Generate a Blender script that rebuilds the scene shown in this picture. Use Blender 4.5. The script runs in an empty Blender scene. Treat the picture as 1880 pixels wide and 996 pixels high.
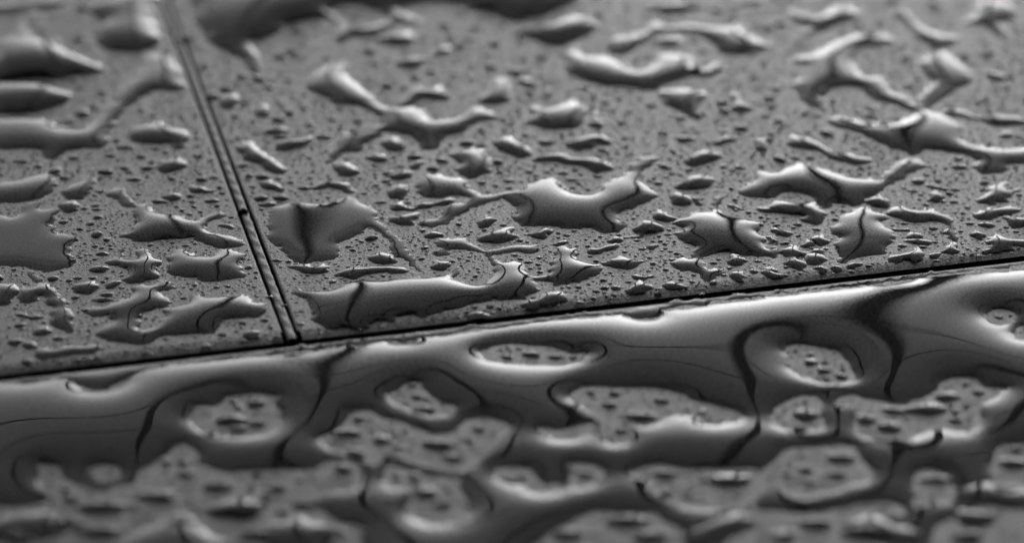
import bpy, math, random
import numpy as np

S = 0.001                      # the tracing below is in millimetres
NARROW_W, SEAM_W, FILL_W = 1.6, 1.8, .98          # mm
POLES = [('slim dark pole ahead on the left, mirrored in the kite-shaped puddle', -4.9, 7.0, 14.0, .09),
         ('slim dark pole ahead on the right, mirrored in the front water', 7.4, 8.0, 15.0, .14),
         ('farther thin pole well to the right, mirrored at drop rims', 24.0, 12.0, 16.0, .09),
         ('farther thin pole well to the left, mirrored at drop rims', -20.0, 12.0, 16.0, .09)]
WIRES = [('lower overhead wire mirrored in the front water', 9.0, 5.0, .10, .05),
         ('upper overhead wire mirrored in the front water', 9.5, 6.3, .12, .05)]
scene = bpy.context.scene
rnd = random.Random(7)

# ------------------------------------------------------------------ camera
PITCH = math.radians(27.0)
DIST = 0.333
cd = bpy.data.cameras.new('camera')
cam = bpy.data.objects.new('camera', cd)
scene.collection.objects.link(cam)
scene.camera = cam
cd.sensor_width = 36.0
cd.lens = 100.0
cam.location = (0, -DIST*math.cos(PITCH), DIST*math.sin(PITCH))
cam.rotation_euler = (math.pi/2 - PITCH, 0, 0)
cd.clip_start = 0.01
cd.clip_end = 2000
cd.dof.use_dof = True
cd.dof.focus_distance = 0.336
cd.dof.aperture_fstop = 13.0

# ------------------------------------------------------------------ sky
SUN_EL, SUN_AZ = math.radians(12), math.radians(6)      # azimuth from +Y, the way the camera looks
w = bpy.data.worlds.new('World')
scene.world = w
w.use_nodes = True
nt = w.node_tree
nt.nodes.clear()
def wn(t, **k):
    n = nt.nodes.new(t)
    for a, v in k.items(): setattr(n, a, v)
    return n
out = wn('ShaderNodeOutputWorld'); bg = wn('ShaderNodeBackground')
sky = wn('ShaderNodeTexSky', sky_type='NISHITA', sun_disc=False, sun_elevation=SUN_EL, sun_rotation=SUN_AZ)
sky.dust_density = 4.0; sky.air_density = 1.5
bw = wn('ShaderNodeRGBToBW')
nt.links.new(sky.outputs[0], bw.inputs[0])
# heavy cloud: thick and dark overhead and behind, a bright opening low ahead
tc = wn('ShaderNodeTexCoord'); sep = wn('ShaderNodeSeparateXYZ')
nt.links.new(tc.outputs['Generated'], sep.inputs[0])
ramp = wn('ShaderNodeValToRGB'); r = ramp.color_ramp
r.interpolation = 'B_SPLINE'
for i, (x, v) in enumerate(SKYRAMP if 'SKYRAMP' in globals() else
        [(0.0, .25), (0.08, .36), (0.20, .47), (0.31, .41), (0.42, .24), (0.50, .11), (0.60, .04)]):
    e = r.elements[i] if i < 2 else r.elements.new(x)
    e.position = x; e.color = (v, v, v, 1)
nt.links.new(sep.outputs['Z'], ramp.inputs[0])
az = wn('ShaderNodeMapRange'); az.inputs[1].default_value = -0.7; az.inputs[2].default_value = 0.8
az.inputs[3].default_value = 0.2; az.inputs[4].default_value = 1.0; az.interpolation_type = 'SMOOTHSTEP'
nt.links.new(sep.outputs['Y'], az.inputs[0])
nz = wn('ShaderNodeTexNoise'); nz.inputs['Scale'].default_value = 2.3; nz.inputs['Detail'].default_value = 5
nt.links.new(tc.outputs['Generated'], nz.inputs['Vector'])
nr = wn('ShaderNodeMapRange'); nr.inputs[1].default_value = .3; nr.inputs[2].default_value = .7
nr.inputs[3].default_value = .8; nr.inputs[4].default_value = 1.2
nt.links.new(nz.outputs[0], nr.inputs[0])
def mul(a, b):
    m = wn('ShaderNodeMath', operation='MULTIPLY'); nt.links.new(a, m.inputs[0]); nt.links.new(b, m.inputs[1]); return m.outputs[0]
xg = wn('ShaderNodeMapRange'); xg.inputs[1].default_value = -0.16; xg.inputs[2].default_value = 0.10
xg.inputs[3].default_value = 0.88; xg.inputs[4].default_value = 1.03; xg.interpolation_type = 'SMOOTHSTEP'
nt.links.new(sep.outputs['X'], xg.inputs[0])
nt.links.new(mul(mul(mul(mul(bw.outputs[0], ramp.outputs[0]), az.outputs[0]), nr.outputs[0]), xg.outputs[0]), bg.inputs['Color'])
bg.inputs['Strength'].default_value = 0.15
nt.links.new(bg.outputs[0], out.inputs[0])

sl = bpy.data.lights.new('sun', 'SUN'); sun = bpy.data.objects.new('sun', sl)
scene.collection.objects.link(sun)
sl.energy = 0.5; sl.angle = math.radians(110); sl.color = (1, 1, 1)
# points away from the sun's direction
sun.rotation_euler = (math.pi/2 - SUN_EL, 0, math.pi - SUN_AZ)

vs = scene.view_settings
vs.view_transform = 'Standard'; vs.look = 'None'; vs.gamma = 1.0; vs.exposure = 0.75
vs.use_curve_mapping = False
scene.cycles.caustics_refractive = True
scene.cycles.caustics_reflective = True
scene.cycles.blur_glossy = 0.0
scene.cycles.max_bounces = 10
scene.cycles.transmission_bounces = 8
scene.cycles.sample_clamp_indirect = 4.0

# ------------------------------------------------------------------ helpers
def link(o, parent=None):
    scene.collection.objects.link(o)
    if parent: o.parent = parent
    return o
def mesh_obj(name, v, f, m, parent=None, smooth=False):
    me = bpy.data.meshes.new(name)
    v = np.asarray(v, dtype=np.float32); 
    if isinstance(f, np.ndarray):
        n, k = f.shape
        me.vertices.add(len(v)); me.vertices.foreach_set('co', v.ravel())
        me.loops.add(n*k); me.loops.foreach_set('vertex_index', f.astype(np.int32).ravel())
        me.polygons.add(n); me.polygons.foreach_set('loop_start', np.arange(0, n*k, k, dtype=np.int32))
        me.polygons.foreach_set('loop_total', np.full(n, k, dtype=np.int32))
        me.update(calc_edges=True)
    else:
        me.from_pydata([tuple(map(float, q)) for q in v], [], f)
    if smooth: me.polygons.foreach_set('use_smooth', np.ones(len(me.polygons), dtype=bool))
    me.materials.append(m); me.validate(); me.update()
    return link(bpy.data.objects.new(name, me), parent)
def tag(o, label, cat, group=None, kind=None):
    if label: o['label'] = label
    if cat: o['category'] = cat
    if group: o['group'] = group
    if kind: o['kind'] = kind
    return o
def empty(name, loc=(0, 0, 0), rz=0):
    o = link(bpy.data.objects.new(name, None)); o.location = loc; o.rotation_euler = (0, 0, rz); o.empty_display_size = .02
    return o
def mat(name):
    m = bpy.data.materials.new(name); m.use_nodes = True
    return m, m.node_tree, m.node_tree.nodes['Principled BSDF']
def N(t, k, **kw):
    n = t.nodes.new(k)
    for a, v in kw.items():
        if a in n.inputs: n.inputs[a].default_value = v
        else: setattr(n, a, v)
    return n

# ------------------------------------------------------------------ materials
def slab_material():
    m, t, b = mat('satin_slab')
    co = N(t, 'ShaderNodeTexCoord')
    fine = N(t, 'ShaderNodeTexNoise', Scale=5000.0, Detail=3.0, Roughness=.7)
    mid = N(t, 'ShaderNodeTexNoise', Scale=3300.0, Detail=3.0, Roughness=.55)
    big = N(t, 'ShaderNodeTexNoise', Scale=60.0, Detail=4.0, Roughness=.55)
    vor = N(t, 'ShaderNodeTexVoronoi', Scale=900.0, feature='F1')
    for n in (fine, mid, big, vor): t.links.new(co.outputs['Object'], n.inputs['Vector'])
    # grains and small dark pits of the slab itself
    a = N(t, 'ShaderNodeMapRange'); a.inputs[1].default_value = .35; a.inputs[2].default_value = .65
    a.inputs[3].default_value = .3; a.inputs[4].default_value = 1.7
    t.links.new(mid.outputs[0], a.inputs[0])
    bb = N(t, 'ShaderNodeMapRange'); bb.inputs[1].default_value = .3; bb.inputs[2].default_value = .7
    bb.inputs[3].default_value = .88; bb.inputs[4].default_value = 1.12
    t.links.new(big.outputs[0], bb.inputs[0])
    pit = N(t, 'ShaderNodeMapRange'); pit.inputs[1].default_value = .12; pit.inputs[2].default_value = .22
    pit.inputs[3].default_value = .4; pit.inputs[4].default_value = 1.0
    t.links.new(vor.outputs['Distance'], pit.inputs[0])
    m1 = N(t, 'ShaderNodeMath', operation='MULTIPLY'); t.links.new(a.outputs[0], m1.inputs[0]); t.links.new(bb.outputs[0], m1.inputs[1])
    m2 = N(t, 'ShaderNodeMath', operation='MULTIPLY'); t.links.new(m1.outputs[0], m2.inputs[0]); t.links.new(pit.outputs[0], m2.inputs[1])
    v2 = N(t, 'ShaderNodeTexVoronoi', Scale=420.0, feature='F1', Randomness=1.0); t.links.new(co.outputs['Object'], v2.inputs['Vector'])
    p2 = N(t, 'ShaderNodeMapRange'); p2.inputs[1].default_value = .07; p2.inputs[2].default_value = .13
    p2.inputs[3].default_value = .2; p2.inputs[4].default_value = 1.0
    t.links.new(v2.outputs['Distance'], p2.inputs[0])
    m25 = N(t, 'ShaderNodeMath', operation='MULTIPLY'); t.links.new(m2.outputs[0], m25.inputs[0]); t.links.new(p2.outputs[0], m25.inputs[1]); m2 = m25
    m3 = N(t, 'ShaderNodeMath', operation='MULTIPLY'); t.links.new(m2.outputs[0], m3.inputs[0]); m3.inputs[1].default_value = SLAB_ALBEDO
    t.links.new(m3.outputs[0], b.inputs['Base Color'])
    b.inputs['Metallic'].default_value = .5
    b.inputs['Roughness'].default_value = SLAB_ROUGH
    b.inputs['Specular IOR Level'].default_value = SLAB_SPEC
    bump = N(t, 'ShaderNodeBump', Strength=.75, Distance=.00012)
    h = N(t, 'ShaderNodeMath', operation='MULTIPLY_ADD'); h.inputs[1].default_value = .7
    t.links.new(fine.outputs[0], h.inputs[0]); t.links.new(mid.outputs[0], h.inputs[2])
    t.links.new(h.outputs[0], bump.inputs['Height']); t.links.new(bump.outputs[0], b.inputs['Normal'])
    return m
SLAB_ALBEDO, SLAB_ROUGH, SLAB_SPEC = .115, .30, .5
M_SLAB = slab_material()
def plain(name, col, rough, scale=200, spec=.4, bumpd=.0002):
    m, t, b = mat(name)
    co = N(t, 'ShaderNodeTexCoord'); n = N(t, 'ShaderNodeTexNoise', Scale=scale, Detail=5.0)
    t.links.new(co.outputs['Object'], n.inputs['Vector'])
    a = N(t, 'ShaderNodeMapRange'); a.inputs[1].default_value = .3; a.inputs[2].default_value = .7
    a.inputs[3].default_value = col*.6; a.inputs[4].default_value = col*1.4
    t.links.new(n.outputs[0], a.inputs[0]); t.links.new(a.outputs[0], b.inputs['Base Color'])
    b.inputs['Roughness'].default_value = rough; b.inputs['Specular IOR Level'].default_value = spec
    bu = N(t, 'ShaderNodeBump', Strength=.6, Distance=bumpd)
    t.links.new(n.outputs[0], bu.inputs['Height']); t.links.new(bu.outputs[0], b.inputs['Normal'])
    return m
M_JOINT = plain('joint_filler', .3, .4, 2500, .6, .00015)
M_GAP = plain('mortar_and_gap_shade', .012, .8, 900)  # mortar and crumb colour, also the shade painted onto slab walls inside the gaps
M_GROUND = plain('ground_gravel', .05, .9, 30)
M_POLE = plain('dark_painted_steel', .02, .6, 20)
M_LEAF = plain('dark_foliage', .03, .9, 3)
M_BARK = plain('bark', .04, .9, 12)
M_WALL = plain('dark_render_wall', .06, .9, 2)
def water_material():
    m, t, b = mat('water')
    b.inputs['Base Color'].default_value = (WATER_TINT,)*3 + (1,)
    b.inputs['Roughness'].default_value = 0.0
    b.inputs['IOR'].default_value = 1.333
    b.inputs['Transmission Weight'].default_value = 1.0
    return m
WATER_TINT = .36
M_WATER = water_material()

# ------------------------------------------------------------------ slabs
JOINT_O = (-24.319, -17.410)          # where the narrow joint meets the long seam (mm)
ROT = 0.24409                  # direction of the long seam
def loc2w(a, b):
    c, s = math.cos(ROT), math.sin(ROT)
    return (JOINT_O[0] + a*c - b*s, JOINT_O[1] + a*s + b*c)
def edge_jit(x, seed, amp):
    return amp*(math.sin(x*1.7+seed)+.7*math.sin(x*4.3+seed*2)+.5*math.sin(x*9.7+seed*3)+.4*math.sin(x*17.0+seed*5))/2.6
def slab(name, label, a0, a1, b0, b1, cha, seed):
    """cha = chamfer run/drop per side: left(a0), right(a1), near(b0), far(b1)"""
    root = empty(name, (JOINT_O[0]*S, JOINT_O[1]*S, 0), ROT)
    tag(root, label, 'slab', 'slabs of the wet surface')
    (cl, dl), (cr, dr), (cn, dn), (cf, df) = cha
    T = 18.0
    # fine stations along each side inside view, so that the arrises are slightly irregular
    def stations(lo, hi):
        s = [lo]; x = max(lo, -110)
        if x > lo: s.append(x)
        while x + .35 < min(hi, 150): x += .35; s.append(x)
        if s[-1] < hi - .3: s.append(hi)
        else: s[-1] = hi
        return s
    # inner top polygon
    A0, A1, B0, B1 = a0+cl, a1-cr, b0+cn, b1-cf
    sn = stations(A0, A1); sl_ = stations(B0, B1)
    near = [(x, B0 + (edge_jit(x, seed, .10) if A0 < x < A1 else 0)) for x in sn]
    right = [(A1 + (edge_jit(y, seed+1, .05) if B0 < y < B1 else 0), y) for y in sl_]
    far = [(x, B1) for x in (A1, A0)]
    left = [(A0 + (edge_jit(y, seed+2, .05) if B0 < y < B1 else 0), y) for y in reversed(sl_)]
    ring = near + right[1:-1] + far + left[1:-1]
    top = [(x*S, y*S, 0) for x, y in ring]
    bot = [(x*S, y*S, -T*S) for x, y in ((a0, b0), (a1, b0), (a1, b1), (a0, b1))]
    mesh_obj('top_face', top, [list(range(len(top)))], M_SLAB, root)
    def strip(nm, inner, fn):
        v, f, wv, wf = [], [], [], []
        K = 7
        for (x, y) in inner:
            for k in range(K): 
                q = fn(x, y, k/(K-1)); v.append((q[0]*S, q[1]*S, q[2]*S))
            q = fn(x, y, 1.0); wv += [(q[0]*S, q[1]*S, q[2]*S), (q[0]*S, q[1]*S, -T*S)]
        for i in range(len(inner)-1):
            for k in range(K-1):
                f.append([i*K+k, (i+1)*K+k, (i+1)*K+k+1, i*K+k+1])
            wf.append([2*i, 2*i+2, 2*i+3, 2*i+1])
        e = mesh_obj(nm, v, f, M_SLAB, root, True)
        mesh_obj('sawn_wall', wv, wf, M_GAP, e)  # slab's own wall coloured near black, painting in the shade of the gap
    q = math.pi/2
    strip('front_edge', near, lambda x, y, t: (x, y-(y-b0)*t, -dn*(t**1.5)))
    strip('side_edge', right, lambda x, y, t: (x+(a1-x)*math.sin(t*q), y, -dr*(1-math.cos(t*q))))
    strip('side_edge', left, lambda x, y, t: (x-(x-a0)*math.sin(t*q), y, -dl*(1-math.cos(t*q))))
    strip('back_edge', near if False else [(A1, B1), (A0, B1)], lambda x, y, t: (x, y+(b1-y)*math.sin(t*q), -df*(1-math.cos(t*q))))
    mesh_obj('underside', bot, [[3, 2, 1, 0]], M_SLAB, root)
    return root

# ---- outlines of the water, mm on the slab surface
PUDDLES = [
 ('big blurred dark puddle with a raised bright tip in the far left corner', 22.4, [(-71.49,71.99),(-70.04,72.67),(-68.96,77.51),(-68.68,81.74),(-67.38,81.03),(-67.38,77.51),(-67.54,73.36),(-65.00,71.99),(-62.64,69.95),(-59.07,64.61),(-55.26,60.69),(-56.77,58.76),(-59.80,58.76),(-61.29,56.84),(-64.14,57.48),(-65.80,56.84),(-70.56,56.84),(-72.93,71.31)], []),
 ('blurred dark squarish puddle at the top just left of the narrow joint', 22.4, [(-58.51,71.99),(-58.18,77.51),(-60.32,81.74),(-60.17,84.61),(-58.75,86.06),(-58.23,90.45),(-52.28,90.45),(-50.51,81.74),(-50.07,75.43),(-49.09,71.31),(-49.75,67.94),(-52.12,66.27),(-55.24,66.60),(-57.12,69.28)], []),
 ('smooth oblong puddle cut by the left edge below the big dark corner puddle', 22.4, [(-70.36,55.57),(-67.50,56.52),(-63.95,56.20),(-62.36,55.57),(-60.34,53.68),(-58.75,51.19),(-59.88,48.72),(-62.47,46.29),(-68.83,46.29)], []),
 ('long winding puddle climbing from the left edge towards the narrow joint', 14.4, [(-68.34,43.28),(-62.12,43.88),(-59.76,42.69),(-57.97,40.32),(-55.60,40.61),(-54.00,45.08),(-52.49,50.57),(-52.37,53.68),(-51.01,56.84),(-50.50,63.30),(-49.52,65.94),(-47.91,65.27),(-46.36,62.64),(-44.74,56.84),(-43.94,54.00),(-45.34,53.06),(-47.40,53.68),(-49.35,51.19),(-50.54,48.72),(-51.90,43.88),(-52.42,40.32),(-52.71,35.09),(-54.11,34.80),(-56.64,34.23),(-58.10,31.11),(-60.16,33.95),(-63.10,34.52),(-67.00,35.09)], []),
 ('ragged small puddle lower right of the long winding puddle', 18, [(-49.53,40.32),(-48.29,42.09),(-46.18,42.69),(-44.84,41.50),(-42.24,39.73),(-41.76,37.40),(-42.00,35.09),(-42.66,34.52),(-44.27,36.24),(-46.66,36.24),(-48.70,37.40)], []),
 ('ragged small puddle above the star-like puddle', 20, [(-44.47,29.43),(-43.71,31.11),(-42.30,31.11),(-41.19,29.43),(-42.01,28.32),(-43.29,27.21),(-44.29,27.77)], []),
 ('thin small puddle above the dark corner puddle at top left', 15, [(-75.00,83.89),(-69.62,85.33),(-65.01,86.78),(-64.34,83.89),(-67.06,82.46),(-69.07,81.74),(-71.35,81.03),(-74.41,80.33)], []),
 ('stubby small puddle right of the long winding puddle', 20, [(-38.46,51.19),(-37.28,51.81),(-36.67,50.57),(-37.34,46.89),(-38.12,47.50)], []),
 ('stubby small puddle below the dark pool along the top', 20, [(-33.81,48.72),(-33.17,49.95),(-32.05,45.08),(-33.47,44.48)], []),
 ('flat-topped puddle cut by the left edge above the broad flat puddle', 13.6, [(-65.11,23.56),(-62.50,24.64),(-59.97,26.28),(-58.45,27.11),(-57.25,25.19),(-56.74,22.48),(-57.54,20.87),(-58.50,19.53),(-61.12,18.74),(-64.41,19.27)], []),
 ('small bent puddle shaped like a thumb on the left slab', 15.2, [(-55.51,21.94),(-55.09,23.02),(-54.08,24.10),(-53.60,25.74),(-53.27,28.49),(-52.49,27.94),(-52.22,24.10),(-52.33,21.40),(-53.49,19.80),(-54.94,20.33)], []),
 ('large blurred dark pool along the top edge right of the narrow joint', 22.4, [(-46.43,91.43),(-45.24,81.84),(-42.80,72.64),(-40.67,67.69),(-37.33,63.80),(-35.33,59.42),(-34.19,59.99),(-35.09,65.74),(-36.47,69.66),(-33.51,72.64),(-30.95,77.50),(-28.35,78.94),(-25.69,78.32),(-24.48,74.65),(-25.06,71.24),(-23.89,69.26),(-22.06,72.04),(-18.86,72.04),(-17.47,75.26),(-15.40,77.50),(-13.28,76.07),(-12.53,76.89),(-13.92,79.35),(-16.08,81.43),(-16.01,83.94),(-12.54,85.63),(-7.04,85.00),(-6.06,81.84),(-3.34,81.84),(-1.00,78.32),(1.54,77.71),(4.65,80.80),(8.60,84.36),(10.32,91.43)], [[(-25.50,81.84),(-23.47,84.79),(-20.26,82.89),(-18.18,79.77),(-18.85,77.30),(-21.49,76.07),(-23.88,77.71)]]),
 ('branching Y-shaped puddle with four arms on the right slab', 16.0, [(-27.45,56.20),(-26.43,60.04),(-24.52,61.99),(-22.46,61.34),(-22.83,58.76),(-22.23,56.84),(-20.07,53.68),(-17.87,48.72),(-16.32,46.89),(-13.39,47.20),(-11.64,45.68),(-10.60,43.28),(-7.93,43.28),(-6.25,45.08),(-5.31,47.50),(-2.85,46.29),(-2.34,43.88),(-4.04,43.58),(-6.19,40.91),(-9.02,37.98),(-9.21,35.66),(-10.61,34.52),(-11.79,34.23),(-12.86,37.98),(-15.09,40.02),(-17.02,40.02),(-18.77,36.24),(-20.12,34.52),(-21.73,33.38),(-22.52,30.55),(-23.43,29.99),(-22.29,35.09),(-22.27,39.15),(-19.90,39.73),(-17.32,41.50),(-17.18,43.88),(-19.29,47.50),(-20.82,48.72),(-23.04,48.72),(-24.41,51.19),(-26.26,53.06)], []),
 ('ragged small puddle below the Y-shaped puddle', 20, [(-22.66,28.88),(-21.57,30.55),(-20.37,29.99),(-19.06,27.21),(-20.19,26.39),(-21.63,27.21)], []),
 ('ragged small puddle lower right of the dark pool along the top, second closest to it', 20, [(-16.16,62.32),(-14.69,63.95),(-11.40,64.61),(-10.45,67.94),(-8.41,68.61),(-8.10,65.94),(-10.12,64.61),(-12.35,62.32),(-14.34,61.02)], []),
 ('ragged small puddle upper right of the Y-shaped puddle', 20, [(-14.92,48.72),(-13.77,51.19),(-13.35,53.68),(-12.62,54.31),(-10.61,53.68),(-9.66,55.57),(-9.35,53.06),(-8.06,50.26),(-10.03,49.95),(-11.77,50.57),(-13.44,48.72),(-14.40,47.99)], []),
 ('stubby small puddle upper right of the Y-shaped puddle', 20, [(-4.72,49.95),(-3.88,51.81),(-2.92,56.84),(-0.91,56.84),(-0.16,51.81),(-0.65,49.64),(-2.37,48.72),(-3.85,49.03)], []),
 ('small ribbed puddle like a molar tooth above the crown-shaped puddle', 16.0, [(-8.20,32.81),(-7.04,33.95),(-3.95,33.95),(-2.50,29.99),(-2.73,28.32),(-4.11,26.66),(-5.97,26.39),(-7.16,27.77),(-6.74,30.55)], []),
 ('ragged small puddle above and right of the tooth-shaped puddle', 21, [(-2.54,36.24),(-1.35,38.27),(0.33,37.69),(1.75,35.09),(2.81,32.52),(1.50,31.79),(-0.15,32.81)], []),
 ('ragged small puddle lower left of the Y-shaped puddle, second closest to it', 22, [(-18.57,31.68),(-17.92,33.09),(-16.49,32.81),(-15.72,31.40),(-17.10,30.55)], []),
 ('ragged small puddle lower left of the Y-shaped puddle, closest to it', 22, [(-16.86,36.24),(-16.00,38.56),(-14.52,37.40),(-13.70,34.52),(-15.59,34.23)], []),
 ('ragged small puddle left of the crown-shaped puddle, closest to it', 22, [(-15.29,26.39),(-14.17,27.49),(-12.78,27.77),(-12.81,28.88),(-11.94,31.11),(-11.20,29.99),(-12.52,27.21),(-12.96,26.11),(-14.58,25.84)], []),
 ('ragged small puddle left of the Y-shaped puddle', 22, [(-30.35,34.52),(-29.56,36.82),(-27.69,37.40),(-25.59,38.27),(-25.70,36.24),(-27.73,34.52),(-29.31,33.38)], []),
 ('stubby small puddle left of the Y-shaped puddle', 22, [(-34.99,36.38),(-33.99,37.05),(-32.71,34.19),(-30.44,31.69),(-28.36,28.74),(-28.73,27.12),(-30.11,27.28),(-32.04,30.05),(-33.87,31.36),(-34.62,33.69)], []),
 ('thin small puddle left of the Y-shaped puddle', 22, [(-32.15,39.44),(-30.82,40.91),(-28.85,40.32),(-30.21,39.15)], []),
 ('ragged small puddle left of the V-shaped puddle', 20, [(-0.98,60.04),(1.05,60.69),(2.82,60.37),(1.29,58.12),(3.79,55.57),(3.27,54.00),(1.53,54.94),(0.04,58.12)], []),
 ('ragged small puddle lower right of the dark pool along the top, closest to it', 18, [(-18.54,70.63),(-17.35,73.36),(-14.51,74.04),(-13.62,70.63),(-15.62,68.61)], []),
 ('smooth blurred V-shaped puddle near the top centre', 16.0, [(7.74,67.27),(8.81,69.28),(10.01,65.27),(12.80,64.61),(14.76,62.32),(17.20,59.72),(19.60,62.64),(21.29,65.94),(24.07,65.27),(24.65,61.99),(26.31,60.04),(27.73,62.64),(29.09,60.04),(27.47,58.44),(23.67,58.12),(21.07,56.20),(19.48,54.31),(19.17,53.06),(16.74,54.31),(14.51,54.94),(12.02,54.94),(9.33,57.48),(7.87,60.04)], []),
 ('small wedge puddle hanging below the right arm of the V-shaped puddle', 16.0, [(19.52,52.43),(22.20,54.00),(25.39,53.06),(24.64,48.72),(24.25,46.29),(25.16,45.08),(24.82,43.58),(22.73,45.38),(21.34,46.89),(20.27,49.95)], []),
 ('blurred bright puddle at the top below the dark pool', 22.4, [(0.04,73.36),(3.70,75.43),(5.02,76.81),(7.44,80.33),(10.33,79.62),(12.09,76.12),(9.90,71.99),(7.25,68.94),(3.66,70.29),(1.85,71.99)], []),
 ('long blurred puddle with a thick right end above the V-shaped puddle', 15.2, [(12.92,68.61),(14.57,71.99),(17.74,73.36),(18.87,75.43),(20.27,77.51),(22.04,76.12),(26.01,76.81),(28.07,76.12),(30.16,76.12),(32.36,77.51),(32.37,74.04),(33.99,71.31),(36.13,68.94),(34.45,67.27),(31.48,65.27),(28.97,65.94),(27.90,69.28),(26.07,73.36),(23.47,73.36),(20.60,73.36),(19.21,71.31),(18.10,69.28),(16.22,67.27),(14.37,65.94)], []),
 ('ragged small puddle lower left of the long blurred puddle above the V', 20, [(19.98,70.97),(22.90,72.33),(23.51,69.28),(21.67,68.61),(19.91,69.41)], []),
 ('stubby humped puddle right of the Y-shaped puddle', 16.8, [(1.49,42.39),(2.47,45.08),(2.73,47.50),(5.93,48.11),(7.93,49.95),(9.14,48.72),(9.82,46.29),(9.01,42.69),(7.52,40.91),(4.38,40.61),(3.18,41.80)], []),
 ('stubby small puddle right of the stubby humped puddle', 22, [(10.19,41.50),(10.81,46.89),(11.50,45.08),(12.14,42.09),(11.14,40.91)], []),
 ('ragged small puddle below the stubby humped puddle', 22, [(3.38,36.53),(4.59,37.69),(5.77,36.53),(4.32,35.66)], []),
 ('ragged small puddle below and right of the stubby humped puddle', 22, [(7.20,36.24),(9.16,38.56),(11.10,39.44),(12.93,36.24),(11.95,35.38),(10.78,36.24),(9.78,34.52),(8.34,33.95)], []),
 ('thin small puddle upper right of the crown-shaped puddle', 22, [(3.10,30.83),(4.53,32.81),(6.67,33.38),(7.35,31.68),(11.36,31.40),(12.93,28.88),(12.19,27.77),(10.31,27.21),(9.19,29.43),(6.61,29.71),(5.21,30.55)], []),
 ('ragged small puddle right of the crown-shaped puddle', 22, [(21.68,30.27),(23.23,32.81),(24.52,34.52),(26.51,32.24),(25.97,31.11),(24.25,29.99),(22.78,28.88)], []),
 ('wide crown-shaped puddle with a long left arm in the middle of the right slab', 13.6, [(-12.03,22.48),(-11.56,26.28),(-10.18,26.83),(-5.72,25.19),(-5.22,21.94),(-3.82,20.87),(-1.35,21.13),(0.96,22.48),(3.28,24.64),(4.92,26.28),(6.29,24.10),(7.41,21.94),(8.99,20.87),(10.62,21.40),(11.85,24.10),(14.51,27.21),(14.82,29.43),(16.09,31.68),(18.47,32.24),(18.16,30.55),(16.40,27.77),(16.29,25.02),(17.08,21.94),(18.29,20.60),(16.94,18.74),(14.59,16.90),(13.18,15.59),(13.00,13.52),(13.52,12.24),(12.11,10.46),(10.98,9.95),(9.68,11.48),(6.54,11.48),(3.63,12.50),(0.93,12.50),(0.26,15.07),(0.49,17.69),(-0.43,19.27),(-1.34,19.80),(-3.57,18.21),(-6.26,15.07),(-9.13,12.24),(-10.70,11.99),(-11.06,12.75),(-9.17,13.78),(-8.11,17.16),(-5.63,18.74),(-5.42,20.07),(-7.04,20.60),(-10.47,20.07)], []),
 ('thin small puddle above the stingray-like puddle', 22, [(19.93,23.56),(20.91,24.64),(23.58,26.56),(25.59,25.19),(24.77,23.29),(22.87,22.48),(20.80,22.48)], []),
 ('ragged small puddle below and right of the wedge puddle', 22, [(26.06,36.24),(27.13,37.98),(26.32,40.32),(27.76,40.32),(28.36,38.56),(29.50,37.69),(28.01,36.82),(26.48,35.38)], []),
 ('stubby small puddle right of the wedge puddle', 22, [(28.69,46.89),(29.27,48.11),(28.82,52.43),(29.61,53.06),(30.54,48.72),(31.90,47.20),(30.36,46.29)], []),
 ('thin small puddle below the wedge puddle', 22, [(21.24,37.69),(22.59,38.27),(23.98,37.40),(22.26,36.70)], []),
 ('thin small puddle above the long blurred puddle above the V, closest to it', 17, [(19.29,85.33),(21.66,84.61),(24.63,85.33),(27.71,83.17),(24.97,81.74),(22.30,81.39),(20.23,82.46)], []),
 ('thin small puddle above the long blurred puddle above the V, second closest to it', 17, [(32.17,86.06),(34.04,86.06),(36.57,87.51),(35.27,84.61),(33.35,83.89)], []),
 ('blurred lumpy puddle near the top, left of the looping puddle', 15.2, [(39.50,81.74),(41.62,81.74),(43.01,79.62),(44.80,81.74),(46.96,84.61),(49.05,81.74),(49.61,79.62),(47.02,77.51),(43.53,74.04),(41.25,71.99),(40.60,73.36),(41.89,76.12),(40.18,77.51)], []),
 ('large looping puddle that almost encircles a dry patch in the upper right', 13.6, [(38.21,63.95),(41.43,65.60),(44.35,69.28),(48.00,71.99),(52.19,72.33),(53.12,69.28),(49.18,68.61),(47.42,66.60),(47.33,58.76),(49.91,57.16),(50.61,52.43),(52.61,50.57),(53.37,48.72),(55.16,53.06),(56.98,55.57),(56.14,60.69),(56.99,65.27),(58.19,66.60),(57.86,69.95),(56.39,72.67),(55.43,77.51),(53.74,81.03),(56.12,81.03),(57.35,76.12),(59.60,73.36),(62.27,71.99),(61.47,69.95),(59.65,67.94),(60.06,65.27),(62.19,58.76),(62.16,56.84),(59.55,54.31),(57.39,51.19),(54.36,46.89),(56.32,45.08),(58.33,40.32),(57.60,36.82),(59.26,35.09),(65.48,34.52),(67.74,34.52),(67.08,30.55),(63.22,29.99),(61.47,27.77),(59.33,27.49),(58.13,28.88),(59.31,30.55),(57.83,33.38),(55.69,33.38),(53.47,34.52),(51.39,33.09),(50.76,32.81),(49.67,34.52),(47.90,35.66),(45.42,39.15),(42.72,40.91),(41.32,43.88),(43.27,43.88),(44.84,42.69),(47.68,42.09),(50.66,42.69),(52.98,45.68),(52.15,46.89),(49.99,49.34),(48.34,49.95),(47.02,53.68),(45.16,54.94),(42.54,53.68),(41.55,51.19),(41.28,47.20),(40.89,46.89),(38.91,49.34),(38.06,53.68),(37.55,54.94),(39.46,58.12),(39.56,61.99)], []),
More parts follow.
